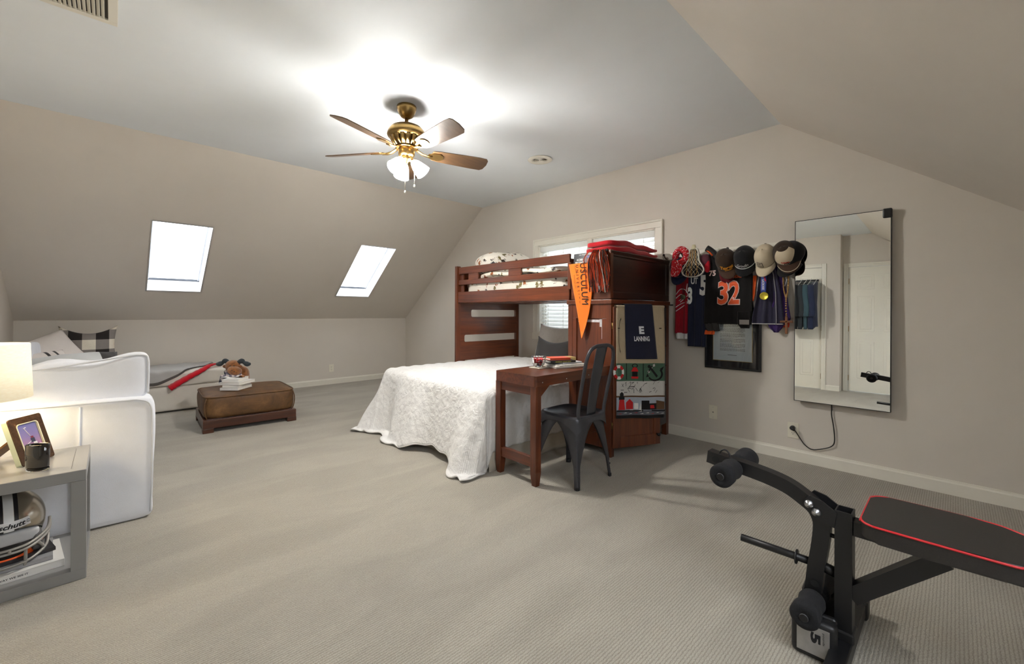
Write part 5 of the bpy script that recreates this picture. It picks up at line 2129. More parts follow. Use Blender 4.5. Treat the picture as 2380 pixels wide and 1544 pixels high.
# skirt arching between the legs
def apron(u, v):
    a = 2 * PI * u
    arch = abs(math.cos(2 * a))          # 1 mid-side, 0 at the corners
    zb_ = -.030 - .075 * (1 - arch) ** 1.4
    return Vector((chx, chy, sz)) + seat_r(a, .180 + .006 * v) + Vector((0, 0, lerp(-.008, zb_, v)))
mb.grid(96, 4, apron)
part('seat', mb, CM, ch)
for i in range(4):
    part('drain_hole', MB().cyl((chx + (.02 if i % 2 else -.02), chy + (.02 if i // 2 else -.02), sz - .0105), (chx + (.02 if i % 2 else -.02), chy + (.02 if i // 2 else -.02), sz - .0095), .005, 10), M['black'], ch)
for sx in (-1, 1):
    for sy in (-1, 1):
        mb = MB()
        diag = Vector((sx, sy, 0)).normalized()
        tan = Vector((-sy, sx, 0)).normalized()
        def legp(u, v, diag=diag, tan=tan, sx=sx, sy=sy):
            z = lerp(sz - .028, 0, v)
            off = lerp(.205, .262, v ** 1.1)
            wid = lerp(.150, .021, min(1, v * 1.5) ** .48) if v < .67 else lerp(.021, .0185, (v - .67) * 3)
            ang = lerp(-1, 1, u)
            return Vector((chx, chy, z)) + diag * (off - abs(ang) ** 1.7 * wid * .75) + tan * (ang * wid)
        mb.slab(12, 26, legp, -diag, .003)
        lg = part('leg', mb, CM, ch)
        rib = [Vector((chx, chy, z)) + diag * (o_) for (z, o_) in ((.30, .212), (.28, .217), (.20, .230), (.12, .2425), (.105, .240))]
        part('pressed_rib', MB().tube(smooth(rib, 5), [.002] + [.006] * 19 + [.002], 10), CM, lg)
        part('rivet', MB().soft(Vector((chx, chy, .085)) + diag * .2495, (.006, .006, .006), 2.2, 6), CM, lg)
        ft_ = MB().box(-.011, .011, -.011, .011, 0, .022, .003, mat=Matrix.Translation(Vector((chx, chy, 0)) + diag * .250) @ Matrix.Rotation(PI / 4, 4, 'Z'))
        part('foot_pad', ft_, M['black'], lg)
hy = chy - .160
hoop = smooth([(chx - .136, hy + .006, sz - .004), (chx - .142, hy + .004, sz + .05), (chx - .146, hy - .018, sz + .16), (chx - .150, hy - .046, sz + .29), (chx - .146, hy - .064, sz + .375), (chx - .122, hy - .074, sz + .430), (chx - .07, hy - .079, sz + .455), (chx, hy - .080, sz + .459),
                (chx + .07, hy - .079, sz + .455), (chx + .122, hy - .074, sz + .430), (chx + .146, hy - .064, sz + .375), (chx + .150, hy - .046, sz + .29), (chx + .146, hy - .018, sz + .16), (chx + .142, hy + .004, sz + .05), (chx + .136, hy + .006, sz - .004)], 6)
part('back_hoop', MB().tube(hoop, .0115, 14), CM, ch)


def splat(u, v):
    z = lerp(sz - .002, sz + .458, v)
    w = lerp(.046, .058, v)
    y = hy + .008 - .088 * v ** 1.3
    return Vector((chx + lerp(-w, w, u), y - .004 * math.sin(PI * u), z))


part('back_splat', MB().slab(8, 20, splat, (0, .004, 0), 1.0), CM, ch)
# ================================================================== peg rail and what hangs on it
pr = thing('peg_rail', 'long white peg board with dark-tipped pegs on the wall beside the bunk', 'coat rack', (XG, 1.34, 1.62))
RX = XG - .018
part('board', MB().box(XG - .018, XG, .832, 1.860, 1.590, 1.652, .004), M['trim'], pr)
PEGS = [1.832, 1.668, 1.535, 1.415, 1.285, 1.150, 1.010, .880]
for y in PEGS:
    pg = part('peg', MB().tube(smooth([(RX, y, 1.600), (RX - .030, y, 1.606), (RX - .055, y, 1.628)], 4), .0065, 10), plain('pewter_peg', rgb(130, 124, 114), .35, .8), pr)
    part('peg_tip', MB().soft((RX - .060, y, 1.632), (.0105, .0105, .0105), 2.2, 8), M['black'], pg)
    part('peg_plate', MB().lathe([(0, 0), (.016, .0), (.014, .005), (0, .006)], mat=Matrix.Translation((RX, y, 1.602)) @ Matrix.Rotation(-PI / 2, 4, 'Y'), seg=18), plain('pewter_plate', rgb(130, 124, 114), .35, .8), pg)


def hang(rows, x0, amp=.012, nf=3.0, ph=0.0, th=.010, nu=36, nv=40, gather=1.0):
    """Cloth hanging on the wall: rows of (z, y_left, y_right) from the top down; returns surface fn and mesh."""
    rows = sorted(rows, key=lambda r: -r[0])
    z0, z1 = rows[0][0], rows[-1][0]

    def fn(u, v):
        z = lerp(z0, z1, v)
        for i in range(len(rows) - 1):
            if rows[i][0] >= z >= rows[i + 1][0] - 1e-9:
                t_ = (rows[i][0] - z) / max(1e-9, rows[i][0] - rows[i + 1][0])
                t_ = t_ * t_ * (3 - 2 * t_) * .5 + t_ * .5
                yl, yr = lerp(rows[i][1], rows[i + 1][1], t_), lerp(rows[i][2], rows[i + 1][2], t_)
                break
        k = .45 + .55 * v
        wv = math.sin(2 * PI * nf * u + ph + 1.3 * v) + .4 * math.sin(2 * PI * nf * 2.3 * u + ph * 2 - v)
        return Vector((x0 - amp * k * wv * gather, lerp(yl, yr, u), z))
    mb = MB().slab(nu, nv, fn, (th, 0, 0), 1.0)
    return fn, mb


def hung(name, label, cat, rows, x0, mat, mfn=None, **kw):
    fn, mb = hang(rows, x0, **kw)
    t = thing(name, label, cat, (x0, (rows[0][1] + rows[0][2]) / 2, rows[0][0]))
    part('cloth', mb, mat, t)
    return t, fn


def on(fn, u0, u1, v0, v1, d=.004):
    """lettering map on a hung cloth: v0 is the bottom row parameter, v1 the top."""
    return lambda a, b: fn(lerp(u0, u1, a), lerp(v0, v1, b)) + Vector((-d, 0, 0))


MESHR = fabric('crimson_mesh', rgb(152, 24, 40), 300, .3, .08)
NAVJ = fabric('navy_mesh', rgb(34, 38, 58), 300, .35, .12)
BLKJ = fabric('black_mesh', rgb(27, 25, 25), 300, .35, .15)
PURP = fabric('dark_slate_purple_mesh', rgb(50, 48, 66), 300, .35, .12)
PUR2 = fabric('purple_mesh', rgb(62, 42, 96), 300, .35, .12)
ORJ = fabric('orange_jersey', rgb(222, 92, 40), 300, .35, .1)
WHJ = fabric('white_jersey', rgb(208, 206, 204), 300, .35, .06)
GRJ = fabric('grey_shirt', rgb(150, 144, 140), 300, .35, .08)
PW = plain('white_print', rgb(222, 222, 222), .7, var=.04)
POR = plain('orange_print', rgb(228, 90, 40), .7, var=.05)
PNK = plain('pale_pink_print', rgb(226, 196, 188), .7, var=.05)

# crimson jersey
t, fn = hung('crimson_jersey', 'crimson jersey with white swirl marks hanging left of the rail', 'jersey',
             [(1.50, 1.690, 1.625), (1.40, 1.722, 1.600), (1.10, 1.730, 1.603), (.925, 1.733, 1.606)], 3.655, MESHR, amp=.008, nf=1.4)
f2, mb = hang([(.93, 1.722, 1.606), (.875, 1.722, 1.606)], 3.656, amp=.006, nf=1.4, nv=6)
part('white_hem', mb, WHJ, t)
mb = MB()
for pts in (((.05, .50), (.35, .42), (.75, .44), (.90, .52), (.55, .55), (.25, .60)), ((.05, .56), (.4, .50), (.6, .56), (.35, .62)), ((.05, .70), (.45, .64), (.95, .62), (.5, .69), (.08, .76)), ((.85, .34), (.80, .46), (.92, .48))):
    P_ = smooth([fn(a, b - .10) + Vector((-.004, 0, 0)) for a, b in pts], 5)
    mb.tube(P_, .0032, 6)
part('swirl_print', mb, PW, t)
pdn = thing('pendant_whistle', 'small greenish disc on a dark cord over the crimson jersey', 'pendant', (3.63, 1.655, 1.40))
part('cord', MB().tube(smooth([(3.632, 1.664, 1.46), (3.634, 1.660, 1.36), (3.634, 1.650, 1.27), (3.632, 1.642, 1.36), (3.632, 1.640, 1.46)], 5), .0018, 6), M['black'], pdn)
part('disc', MB().soft((3.628, 1.648, 1.245), (.007, .022, .022), 2.3, 12), plain('tarnished_green', rgb(92, 98, 78), .35, .6), pdn)
# navy jersey
t, fn = hung('navy_jersey', 'long navy jersey with white numerals behind the lacrosse head', 'jersey',
             [(1.52, 1.570, 1.475), (1.42, 1.608, 1.447), (1.20, 1.610, 1.452), (.816, 1.612, 1.462)], 3.648, NAVJ, amp=.007, nf=2.2, ph=.6)
mb = MB()
letter(mb, '5', on(fn, .62, 1.02, .38, .13), 0, .05)
letter(mb, '3', on(fn, -.02, .22, .48, .27), 0, .05)
letter(mb, 'UT', on(fn, .14, .52, .235, .155), 0, .04)
part('numerals', mb, PW, t)
# black jersey 32
t, fn = hung('black_jersey', 'black jersey with large orange 32 hanging at the middle of the rail', 'jersey',
             [(1.600, 1.450, 1.180), (1.50, 1.462, 1.130), (1.40, 1.458, 1.100), (1.20, 1.466, 1.104), (1.015, 1.472, 1.108)], 3.640, BLKJ, amp=.005, nf=2.6, ph=.4)
mb = MB()
mo2 = MB()
for (s, u0, u1) in (('3', .300, .515), ('2', .535, .755)):
    letter(mb, s, on(fn, u0, u1, .722, .405, .010), 0, .022)
    letter(mo2, s, on(fn, u0 - .018, u1 + .018, .735, .392, .007), 0, .048)
part('numerals', mb, POR, t)
part('numeral_outline', mo2, PNK, t)
mb = MB()
letter(mb, '75', on(fn, .085, .245, .318, .238), 0, .04, 1, .2)
part('small_numerals', mb, PNK, t)
mb = MB()
letter(mb, 'UISE', on(fn, .56, .80, .362, .318), 0, .03, 1, .2)
part('name_lettering', mb, POR, t)
f3, mb3 = hang([(1.12, 1.205, 1.112), (1.02, 1.205, 1.112), (.985, 1.180, 1.118)], 3.632, amp=.006, nf=1, nv=12, nu=12)
part('loose_flap', mb3, BLKJ, t)
mb = MB()
b_ = lambda a, b: f3(lerp(.16, .92, a), lerp(.78, .50, b)) + Vector((-.002, 0, 0))
mb.add([b_(0, 0), b_(1, 0), b_(1, 1), b_(0, 1)], [(0, 1, 2, 3)])
part('woven_tag', mb, GRJ, t)
f4, mb4 = hang([(1.02, 1.470, 1.360), (.985, 1.462, 1.355), (.955, 1.440, 1.350)], 3.642, amp=.010, nf=1.6, nv=10, nu=16)
part('rolled_hem', mb4, plain('charcoal_hem', rgb(50, 48, 48), .9), t)
f5, mb5 = hang([(.962, 1.468, 1.385), (.925, 1.470, 1.390)], 3.648, amp=.008, nf=1.2, nv=5, nu=12)
t5 = thing('orange_shirt', 'orange shirt hem showing below the black jersey', 'shirt', (3.65, 1.43, .96))
part('cloth', mb5, ORJ, t5)
f6, mb6 = hang([(1.40, 1.135, 1.075), (1.25, 1.130, 1.085), (1.20, 1.115, 1.095)], 3.652, amp=.006, nf=1, nv=12, nu=10)
t6 = thing('orange_jersey', 'orange jersey edge between the black jersey and the grey shirt', 'jersey', (3.652, 1.10, 1.40))
part('cloth', mb6, ORJ, t6)
f7, mb7 = hang([(1.52, 1.330, 1.290), (1.44, 1.345, 1.215), (1.372, 1.335, 1.240), (1.352, 1.30, 1.27)], 3.626, amp=.006, nf=1, nv=12, nu=12)
t7 = thing('maroon_cloth', 'maroon cloth corner under the brown cap brim', 'cloth', (3.626, 1.28, 1.42))
part('cloth', mb7, fabric('maroon_cloth', rgb(92, 22, 30), 260, .4, .1), t7)
# grey shirt behind pinnie
t, fn = hung('grey_shirt', 'grey shirt with a white strap behind the dark pinnie', 'shirt', [(1.53, 1.09, 1.01), (1.35, 1.120, 1.0), (1.20, 1.105, 1.0), (1.10, 1.09, 1.02)], 3.668, GRJ, amp=.006, nf=1.5)
part('white_strap', MB().tube(smooth([(3.655, 1.050, 1.43), (3.655, 1.064, 1.34), (3.655, 1.072, 1.22)], 5), .005, 8), WHJ, t)
# pinnie
t, fn = hung('mesh_pinnie', 'dark slate mesh pinnie with silver piping under the gold medal', 'pinnie',
             [(1.50, 1.046, .975), (1.40, 1.052, .930), (1.25, 1.066, .905), (1.05, 1.100, .888), (1.018, 1.098, .890)], 3.642, PURP, amp=.014, nf=2.2, ph=1.2)
part('silver_piping', MB().tube([fn(.80, k / 14) + Vector((-.004, 0, 0)) for k in range(15)], .0032, 6), plain('silver_braid', rgb(150, 148, 156), .5), t)
part('white_hem', MB().tube([fn(k / 20, .99) + Vector((-.003, 0, 0)) for k in range(21)], .0035, 6), WHJ, t)
t, fn = hung('purple_jersey', 'purple jersey with a pointed hem behind the dark pinnie', 'jersey',
             [(1.50, .965, .930), (1.40, .955, .900), (1.20, .960, .868), (1.06, 1.02, .850), (1.0, .99, .900), (.958, .955, .930)], 3.660, PUR2, amp=.008, nf=1.6)
mb = MB()
mb.tube(smooth([(3.643, .893, 1.30), (3.640, .875, 1.325), (3.640, .868, 1.355), (3.641, .880, 1.372)], 5), .0045, 8)
part('silver_print', mb, plain('silver_print', rgb(170, 168, 176), .5), t)
f8, mb8 = hang([(1.11, .905, .862), (1.02, .905, .858), (.998, .905, .862)], 3.675, amp=.003, nf=1, nv=8, nu=8)
t8 = thing('red_orange_cloth', 'red-orange cloth corner beside the wooden cross', 'cloth', (3.675, .88, 1.11))
part('cloth', mb8, fabric('red_orange_cloth', rgb(206, 62, 40), 260, .4, .1), t8)
# medal
md = thing('medal', 'round gold medal on a blue printed ribbon', 'medal', (3.62, 1.012, 1.40))
RIB = plain('blue_ribbon', rgb(48, 66, 140), .6)
part('ribbon', MB().slab(4, 8, lambda u, v: Vector((3.612 - .004 * v, lerp(1.030, .993, u) + .003 * v, lerp(1.40, 1.262, v))), (.002, 0, 0), 1.0), RIB, md)
mb = MB()
mb.slab(2, 2, lambda u, v: Vector((3.6105, lerp(1.018, 1.008, u) - .016 * v, lerp(1.40, 1.335, v))), (.001, 0, 0), 1.0)
part('red_band', mb, plain('red_band', rgb(190, 40, 70), .6), md)
lt = MB()
letter(lt, 'LACROSSE', lambda a, b: Vector((3.6085, lerp(1.008, 1.024, 1 - b), lerp(1.362, 1.284, a))), 0, .02)
part('lettering', lt, PW, md)
gm = MB().lathe([(0, 0), (.026, .0), (.030, .002), (.030, .006), (.027, .008), (.024, .006), (0, .0065)], mat=Matrix.Translation((3.614, 1.010, 1.236)) @ Matrix.Rotation(-PI / 2, 4, 'Y'), seg=36)
part('disc', gm, plain('gold', rgb(190, 172, 62), .35, .8, .15, 60), md)
# rosary
ro = thing('rosary', 'long wooden-bead rosary with a large cross hung by the mirror', 'rosary', (3.64, .87, 1.40))
BD = wood('bead_wood', 'z', rgb(116, 82, 40), rgb(176, 136, 74), .4)
path_l = smooth([(3.628, .882, 1.42), (3.628, .888, 1.36), (3.630, .884, 1.28), (3.632, .872, 1.225)], 9)
path_r = smooth([(3.628, .862, 1.42), (3.628, .854, 1.36), (3.630, .858, 1.28), (3.632, .868, 1.225)], 9)
tail = smooth([(3.632, .870, 1.215), (3.632, .870, 1.16), (3.634, .869, 1.085)], 8)
for P_ in (path_l, path_r, tail):
    for i in range(0, len(P_), 2 if P_ is tail else 1):
        part('bead', MB().soft(P_[i], (.0058, .0058, .0062), 2.1, 5), BD, ro)
part('string', MB().tube(tail, .0012, 6), M['black'], ro)
CR = wood('cross_wood', 'z', rgb(90, 48, 22), rgb(134, 82, 44), .4)
mb = MB()
mb.box(3.636, 3.646, .861, .879, .950, 1.080, .003)
part('cross_upright', mb, CR, ro)
part('cross_arm', MB().box(3.636, 3.646, .828, .912, 1.034, 1.050, .003), CR, ro)


# ---------------- caps
def cap(label, y, z, crown_m, brim_m, yaw=0.0, roll=0.0, tip=58, size=1.0, x=3.635, front_m=None, squash=1.0, name='baseball_cap', brim_len=.068, mesh_back=None):
    """Hung by its strap: brim at the bottom, crown towards the viewer."""
    t = thing(name, label, 'cap', (x, y, z))
    R = Matrix.Translation((x, y, z)) @ Matrix.Rotation(yaw, 4, 'Z') @ Matrix.Rotation(roll, 4, 'X') @ Matrix.Rotation(math.radians(-tip), 4, 'Y') @ Matrix.Rotation(PI, 4, 'Z') @ Matrix.Diagonal((size, size, size, 1))
    # local: +x front, +z crown top

    def dome(u, v, k=1.0):
        a = 2 * PI * u
        p = v * PI / 2
        fr = max(0, math.cos(a))
        rx, ry, h_ = .098, .080, .105 + .012 * fr
        s_ = math.sin(p) ** .80
        zz = h_ * math.cos(p) ** .85 if p < PI / 2 - 1e-6 else 0
        seam = 1 - .006 * abs(math.sin(3 * a)) * math.sin(p)
        return R @ Vector((rx * s_ * math.cos(a) * k * seam, ry * s_ * math.sin(a) * k * seam * squash, zz * k))
    mb = MB()
    fm = (lambda u, v: 1 if (front_m and (u < .19 or u > .81) and v > .30) else 0)
    mb.grid(48, 18, lambda u, v: dome(u, max(v, .001)), mfn=fm)
    mb.grid(48, 18, lambda u, v: dome(u, max(v, .001), .97), mfn=fm)
    mb.grid(48, 1, lambda u, v: dome(u, 1.0, lerp(1, .97, v)))
    part('crown', mb, [crown_m, front_m or crown_m], t)

    def brim(u, v):
        a = lerp(-1.18, 1.18, u)
        r0 = Vector((.098 * math.cos(a), .080 * math.sin(a) * squash, 0))
        ext = brim_len * (math.cos(a / 1.18 * PI / 2) ** .55 if abs(a) < 1.179 else 0)
        droop = -.022 * (math.sin(a) ** 2) - .010 * v
        return R @ Vector((r0.x + ext * v, r0.y * (1 + .04 * v), droop * (.25 + v) + .002))
    part('brim', MB().slab(30, 8, brim, R.to_3x3() @ Vector((0, 0, -.004)), 1.0), brim_m, t)
    part('button', MB().soft(R @ Vector((0, 0, .107)), (.008, .008, .006), 2.2, 8), crown_m, t)
    return t, R, dome, brim


def on_dome(dome, a0, a1, v0, v1, d=1.045):
    return lambda a, b: dome((lerp(a0, a1, a) / (2 * PI)) % 1.0, lerp(v0, v1, b), d)


C_BRN = fabric('brown_cap_cloth', rgb(58, 44, 34), 260, .4, .12)
C_BRM = fabric('brown_cap_brim', rgb(66, 48, 38), 260, .4, .1)
C_BLK = fabric('black_cap_cloth', rgb(24, 24, 26), 260, .4, .12)
C_BGE = fabric('beige_cap_cloth', rgb(206, 192, 166), 260, .4, .06)
C_NVY = fabric('navy_cap_cloth', rgb(32, 36, 62), 260, .4, .1)
YEL = plain('gold_thread', rgb(222, 150, 44), .7)
t, R, dome, brim = cap('brown cap with gold lettering on the peg rail over the black jersey', 1.292, 1.530, C_BRN, C_BRM, yaw=.20, roll=-.22, tip=64, size=1.0)
lt = MB()
letter(lt, 'Texans', on_dome(dome, -.62, .62, .90, .70), 0, .06, 1, .15)
letter(lt, '~', on_dome(dome, -.25, .45, .98, .91), 0, .05)
part('lettering', lt, YEL, t)
t, R, dome, brim = cap('black cap with white script and a white cord above its brim', 1.150, 1.535, C_BLK, C_BLK, yaw=.05, roll=-.03, tip=58)
lt = MB()
letter(lt, 'Grindin', on_dome(dome, -.55, .50, .93, .78), 0, .01, 1, .4)
part('lettering', lt, PW, t)
part('brim_cord', MB().tube([brim(k / 24, .06) + R.to_3x3() @ Vector((.003, 0, .006)) for k in range(25)], .003, 8), PW, t)
t, R, dome, brim = cap('beige cap with a small dark-framed patch', 1.005, 1.530, C_BGE, C_BGE, yaw=-.05, roll=.02, tip=60, squash=.92)
lt = MB()
q = on_dome(dome, -.50, .10, .95, .70, 1.02)
lt.grid(8, 6, q)
part('patch', lt, M['ink'], t)
lt = MB()
q2 = on_dome(dome, -.455, .055, .93, .72, 1.03)
lt.grid(8, 6, q2)
part('patch_face', lt, C_BGE, t)
lt = MB()
letter(lt, 'SOFT', on_dome(dome, -.43, .0, .82, .75, 1.04), 0, .02)
letter(lt, 'SHOAL', on_dome(dome, -.43, .03, .915, .845, 1.04), 0, .02)
part('lettering', lt, M['ink'], t)
cap('black cap tucked behind the brown and tan cap', .838, 1.530, C_BLK, C_BLK, yaw=-.30, roll=.22, tip=62, x=3.650, size=1.06)
t, R, dome, brim = cap('brown mesh cap with a tan front panel nearest the mirror', .868, 1.540, fabric('brown_net', rgb(52, 40, 32), 120, .6, .2), C_BRM, yaw=.12, roll=-.30, tip=60, front_m=C_BGE, x=3.622)
lt = MB()
letter(lt, 'river', on_dome(dome, -.35, .50, .97, .84), 0, .03, 1, .3)
part('lettering', lt, M['ink'], t)
lt = MB()
letter(lt, '~~~', on_dome(dome, -.55, .1, .90, .82), 0, .03)
part('red_mark', lt, plain('red_thread', rgb(180, 60, 40), .7), t)
part('brim_piping', MB().tube([brim(lerp(.02, .98, k / 30), .86) + R.to_3x3() @ Vector((0, 0, .003)) for k in range(31)], .0022, 6), C_BGE, t)
cap('navy cap beneath the red bandana at the left end of the rail', 1.690, 1.500, C_NVY, C_NVY, yaw=.10, roll=.05, tip=64, size=.96, x=3.650)
# bandana draped over the navy cap
bd = NT('red_bandana')
_v = bd.coord()
_vo = bd.new('ShaderNodeTexVoronoi', feature='F1')
_vo.inputs['Scale'].default_value = 70
bd.link(_v, _vo.inputs['Vector'])
_n = bd.noise(_v, 60, 4, .6, 1.0)
m_ = bd.math('LESS_THAN', bd.math('ADD', _vo.outputs['Distance'], bd.math('MULTIPLY', _n.outputs['Fac'], .5)), .54)
bd.base(bd.mix(m_, rgb(190, 24, 36), rgb(228, 206, 206)))
bd.set(Roughness=.9)
bd = bd.m
bn = thing('bandana', 'red and white printed bandana looped over the navy cap', 'bandana', (3.60, 1.655, 1.63))
loop = smooth([(3.600, 1.700, 1.560), (3.585, 1.690, 1.620), (3.590, 1.655, 1.655), (3.590, 1.615, 1.640), (3.585, 1.600, 1.590), (3.575, 1.625, 1.548), (3.575, 1.670, 1.535)], 8, closed=True)
part('twisted_loop', MB().sweep(loop, [(.033 * math.cos(2 * PI * k / 14), .025 * math.sin(2 * PI * k / 14) * (1 + .25 * math.sin(k * 2.4))) for k in range(14)], closed=True, up=(-1, .2, 0)), bd, bn)
f9, mb9 = hang([(1.56, 1.705, 1.615), (1.48, 1.712, 1.612), (1.43, 1.712, 1.640), (1.418, 1.700, 1.66)], 3.530, amp=.014, nf=1.2, nv=16, nu=18)
part('hanging_end', mb9, bd, bn)
# ---------------- lacrosse head
lc = thing('lacrosse_head', 'white lacrosse stick head with black and white netting on the rail', 'lacrosse head', (3.60, 1.535, 1.65))
LX = 3.585
rim = [(0, 1.655), (.030, 1.645), (.040, 1.60), (.050, 1.545), (.078, 1.50), (.092, 1.468), (.080, 1.435), (.045, 1.415), (0, 1.410), (-.045, 1.415), (-.080, 1.435), (-.092, 1.468), (-.078, 1.50), (-.050, 1.545), (-.040, 1.60), (-.030, 1.645)]
LWH = plain('white_lacrosse_plastic', rgb(214, 210, 200), .4)
fx = lambda y, z: Vector((LX - .030 * max(0, (1.60 - z) / .2), 1.535 + y, z))
part('rim', MB().sweep(smooth([fx(a, b) for a, b in rim], 5, True), [(-.010, -.004), (.010, -.004), (.010, .004), (-.010, .004)], closed=True, up=(1, 0, 0)), LWH, lc)
part('throat', MB().tube([fx(0, 1.645), fx(0, 1.668), fx(0, 1.685)], [.020, .016, .013], 14), plain('ivory_plastic_throat', rgb(214, 206, 170), .5), lc)


def halfw(z):
    pts = [(1.655, .0), (1.645, .03), (1.60, .04), (1.545, .05), (1.50, .078), (1.468, .092), (1.435, .080), (1.415, .045), (1.410, 0)]
    for (a, b) in zip(pts, pts[1:]):
        if a[0] >= z >= b[0]:
            return lerp(a[1], b[1], (a[0] - z) / (a[0] - b[0]))
    return 0


net = MB()
def netp(u, z):
    w = halfw(z)
    return fx(u * w, z) + Vector((-.022 * (1 - u * u) * min(1, w / .05), 0, 0))
for s in (1, -1):
    for k in range(-16, 17):
        pts = []
        for j in range(25):
            z = lerp(1.640, 1.415, j / 24)
            u = k * .125 + s * (j / 24) * 2.0
            if -1 <= u <= 1:
                pts.append(netp(u, z))
        if len(pts) > 2:
            net.tube(pts, .0020, 5, m=0 if (k % 3) else 1)
part('netting', net, [plain('black_cord', rgb(36, 34, 36), .8), plain('cream_cord', rgb(206, 192, 160), .8)], lc)
for s in (-.55, .05, .6):
    part('thong', MB().tube([netp(s * .9, lerp(1.640, 1.42, j / 14)) + Vector((-.003, 0, 0)) for j in range(15)], .0026, 6), plain('tan_thong', rgb(176, 130, 70), .8), lc)
pk = thing('maroon_hat', 'maroon cap mostly hidden behind the lacrosse head', 'cap', (3.66, 1.46, 1.56))
part('crown', MB().soft((3.645, 1.462, 1.545), (.045, .045, .060), 2.4, 12), fabric('maroon_cap_cloth', rgb(96, 52, 62), 260, .4, .1), pk)
part('brim', MB().soft((3.625, 1.440, 1.500), (.020, .024, .055), 2.6, 10), fabric('bright_red_cap_cloth', rgb(176, 26, 40), 260, .4, .1), pk)
gv = thing('glove', 'black glove with orange lining hung between the lacrosse head and brown cap', 'glove', (3.63, 1.41, 1.63))
part('cuff', MB().tube(smooth([(3.600, 1.438, 1.648), (3.605, 1.415, 1.632), (3.615, 1.385, 1.600), (3.625, 1.365, 1.560)], 5), [.012] + [.026] * 14 + [.022], 14), M['black'], gv)
part('lining', MB().tube([(3.588, 1.430, 1.630), (3.588, 1.405, 1.606), (3.595, 1.385, 1.580)], .007, 8), ORJ, gv)

# ================================================================== framed letter
fl = thing('framed_letter', 'black framed typed letter low on the wall behind the jerseys', 'picture', (XG, 1.27, .9))
mb = MB()
y0, y1, z0, z1 = 1.055, 1.487, .640, 1.200
for (a, b, c, d) in ((y0, y1, z0, z0 + .014), (y0, y1, z1 - .014, z1), (y0, y0 + .014, z0 + .014, z1 - .014), (y1 - .014, y1, z0 + .014, z1 - .014)):
    mb.box(XG - .022, XG - .001, a, b, c, d, .002)
part('frame', mb, M['black'], fl)
part('mat_board', MB().box(XG - .010, XG - .004, y0 + .012, y1 - .012, z0 + .012, z1 - .012), plain('black_mat_board', rgb(34, 34, 37), .7), fl)
ly0, ly1, lz0, lz1 = 1.122, 1.420, .712, 1.13
part('gilt_fillet', MB().box(XG - .0115, XG - .009, ly0 - .004, ly1 + .004, lz0 - .004, lz1 + .004), plain('gilt_fillet', rgb(170, 150, 96), .4, .6), fl)
part('letter', MB().box(XG - .0125, XG - .0105, ly0, ly1, lz0, lz1), plain('pale_blue_white_paper', rgb(206, 216, 220), .7, var=.02), fl)
mb = MB()
rnd = random.Random(8)
z = lz1 - .07
k = 0
while z > lz0 + .075:
    x = ly1 - .055
    if k % 6 == 5:
        z -= .006
        k += 1
        continue
    end = ly0 + (.05 if k % 6 != 4 else .05 + rnd.uniform(0, .06))
    while x > end:
        w = rnd.uniform(.006, .020)
        mb.box(XG - .0129, XG - .0124, max(end, x - w), x, z, z + .0028)
        x -= w + .003
    z -= .0072
    k += 1
mb.box(XG - .0129, XG - .0124, 1.235, 1.305, lz0 + .045, lz0 + .048)
part('typed_lines', mb, plain('typed_ink', rgb(70, 74, 78), .8), fl)
part('glazing', MB().box(XG - .0165, XG - .0150, y0 + .012, y1 - .012, z0 + .012, z1 - .012), thin_glass('picture_glass'), fl)

# ================================================================== wall mirror
my0, my1, mz0, mz1 = .290, .824, .462, 1.786
mr = thing('wall_mirror', 'tall thin black-framed mirror hung on the wall right of the caps', 'mirror', (XG - .04, (my0 + my1) / 2, mz0))
TILT = math.radians(.9)
MM = Matrix.Translation((XG - .062, 0, mz0)) @ Matrix.Rotation(TILT, 4, 'Y')
hgt = mz1 - mz0
ms = NT('silvered_glass')
ms.bsdf.inputs['Base Color'].default_value = (.93, .95, .945, 1)
ms.set(Metallic=1.0, Roughness=0.0)
part('mirror_glass', MB().box(-.003, 0, my0 + .003, my1 - .003, .004, hgt - .004, mat=MM), ms.m, mr)
mb = MB()
for (a, b, c, d) in ((my0, my1, 0, .004), (my0, my1, hgt - .004, hgt), (my0, my0 + .004, .004, hgt - .004), (my1 - .004, my1, .004, hgt - .004)):
    mb.box(-.0042, .030, a, b, c, d, mat=MM)
mb.box(.002, .030, my0 + .004, my1 - .004, .004, hgt - .004, mat=MM)
part('frame', mb, M['black'], mr)
part('lens_cover', MB().box(-.016, .012, my0 - .004, my0 + .044, hgt - .056, hgt + .006, .008, mat=MM), M['black'], mr, 'black clip at the top corner')
part('wall_bracket', MB().box(XG - .036, XG - .001, .45, .66, 1.45, 1.60), M['black'], mr)
cd = thing('power_cord', 'black power cord looping from the mirror to the outlet', 'cord', (XG - .01, .61, .45))
CX = XG - .014
pts = smooth([(XG - .03, .605, .470), (CX, .606, .43), (CX, .607, .384), (CX, .594, .29), (CX, .590, .200), (CX, .610, .158), (CX, .665, .128), (CX, .722, .112), (CX, .765, .135), (CX - .006, .798, .185), (CX - .022, .822, .232), (CX - .028, .836, .245)], 8)
part('cable', MB().tube(pts, .0035, 8), M['black'], cd)
part('plug', MB().tube([(XG - .0080, .843, .246), (XG - .030, .843, .246), (XG - .044, .834, .243), (XG - .046, .822, .236)], [.017, .016, .012, .007], 14), M['black'], cd)

# ================================================================== weight bench
bx, by_ = 1.717, .246
wb = thing('weight_bench', 'black steel weight bench with red-piped pad at the right edge', 'weight bench', (bx, by_, 0))
BM = M['black_metal']


def sq_tube(mb, path, a, b, up, wall=None):
    prof = [(-a, -b), (a, -b), (a, b), (-a, b)]
    return mb.sweep(path, prof, up=up, smooth=False)


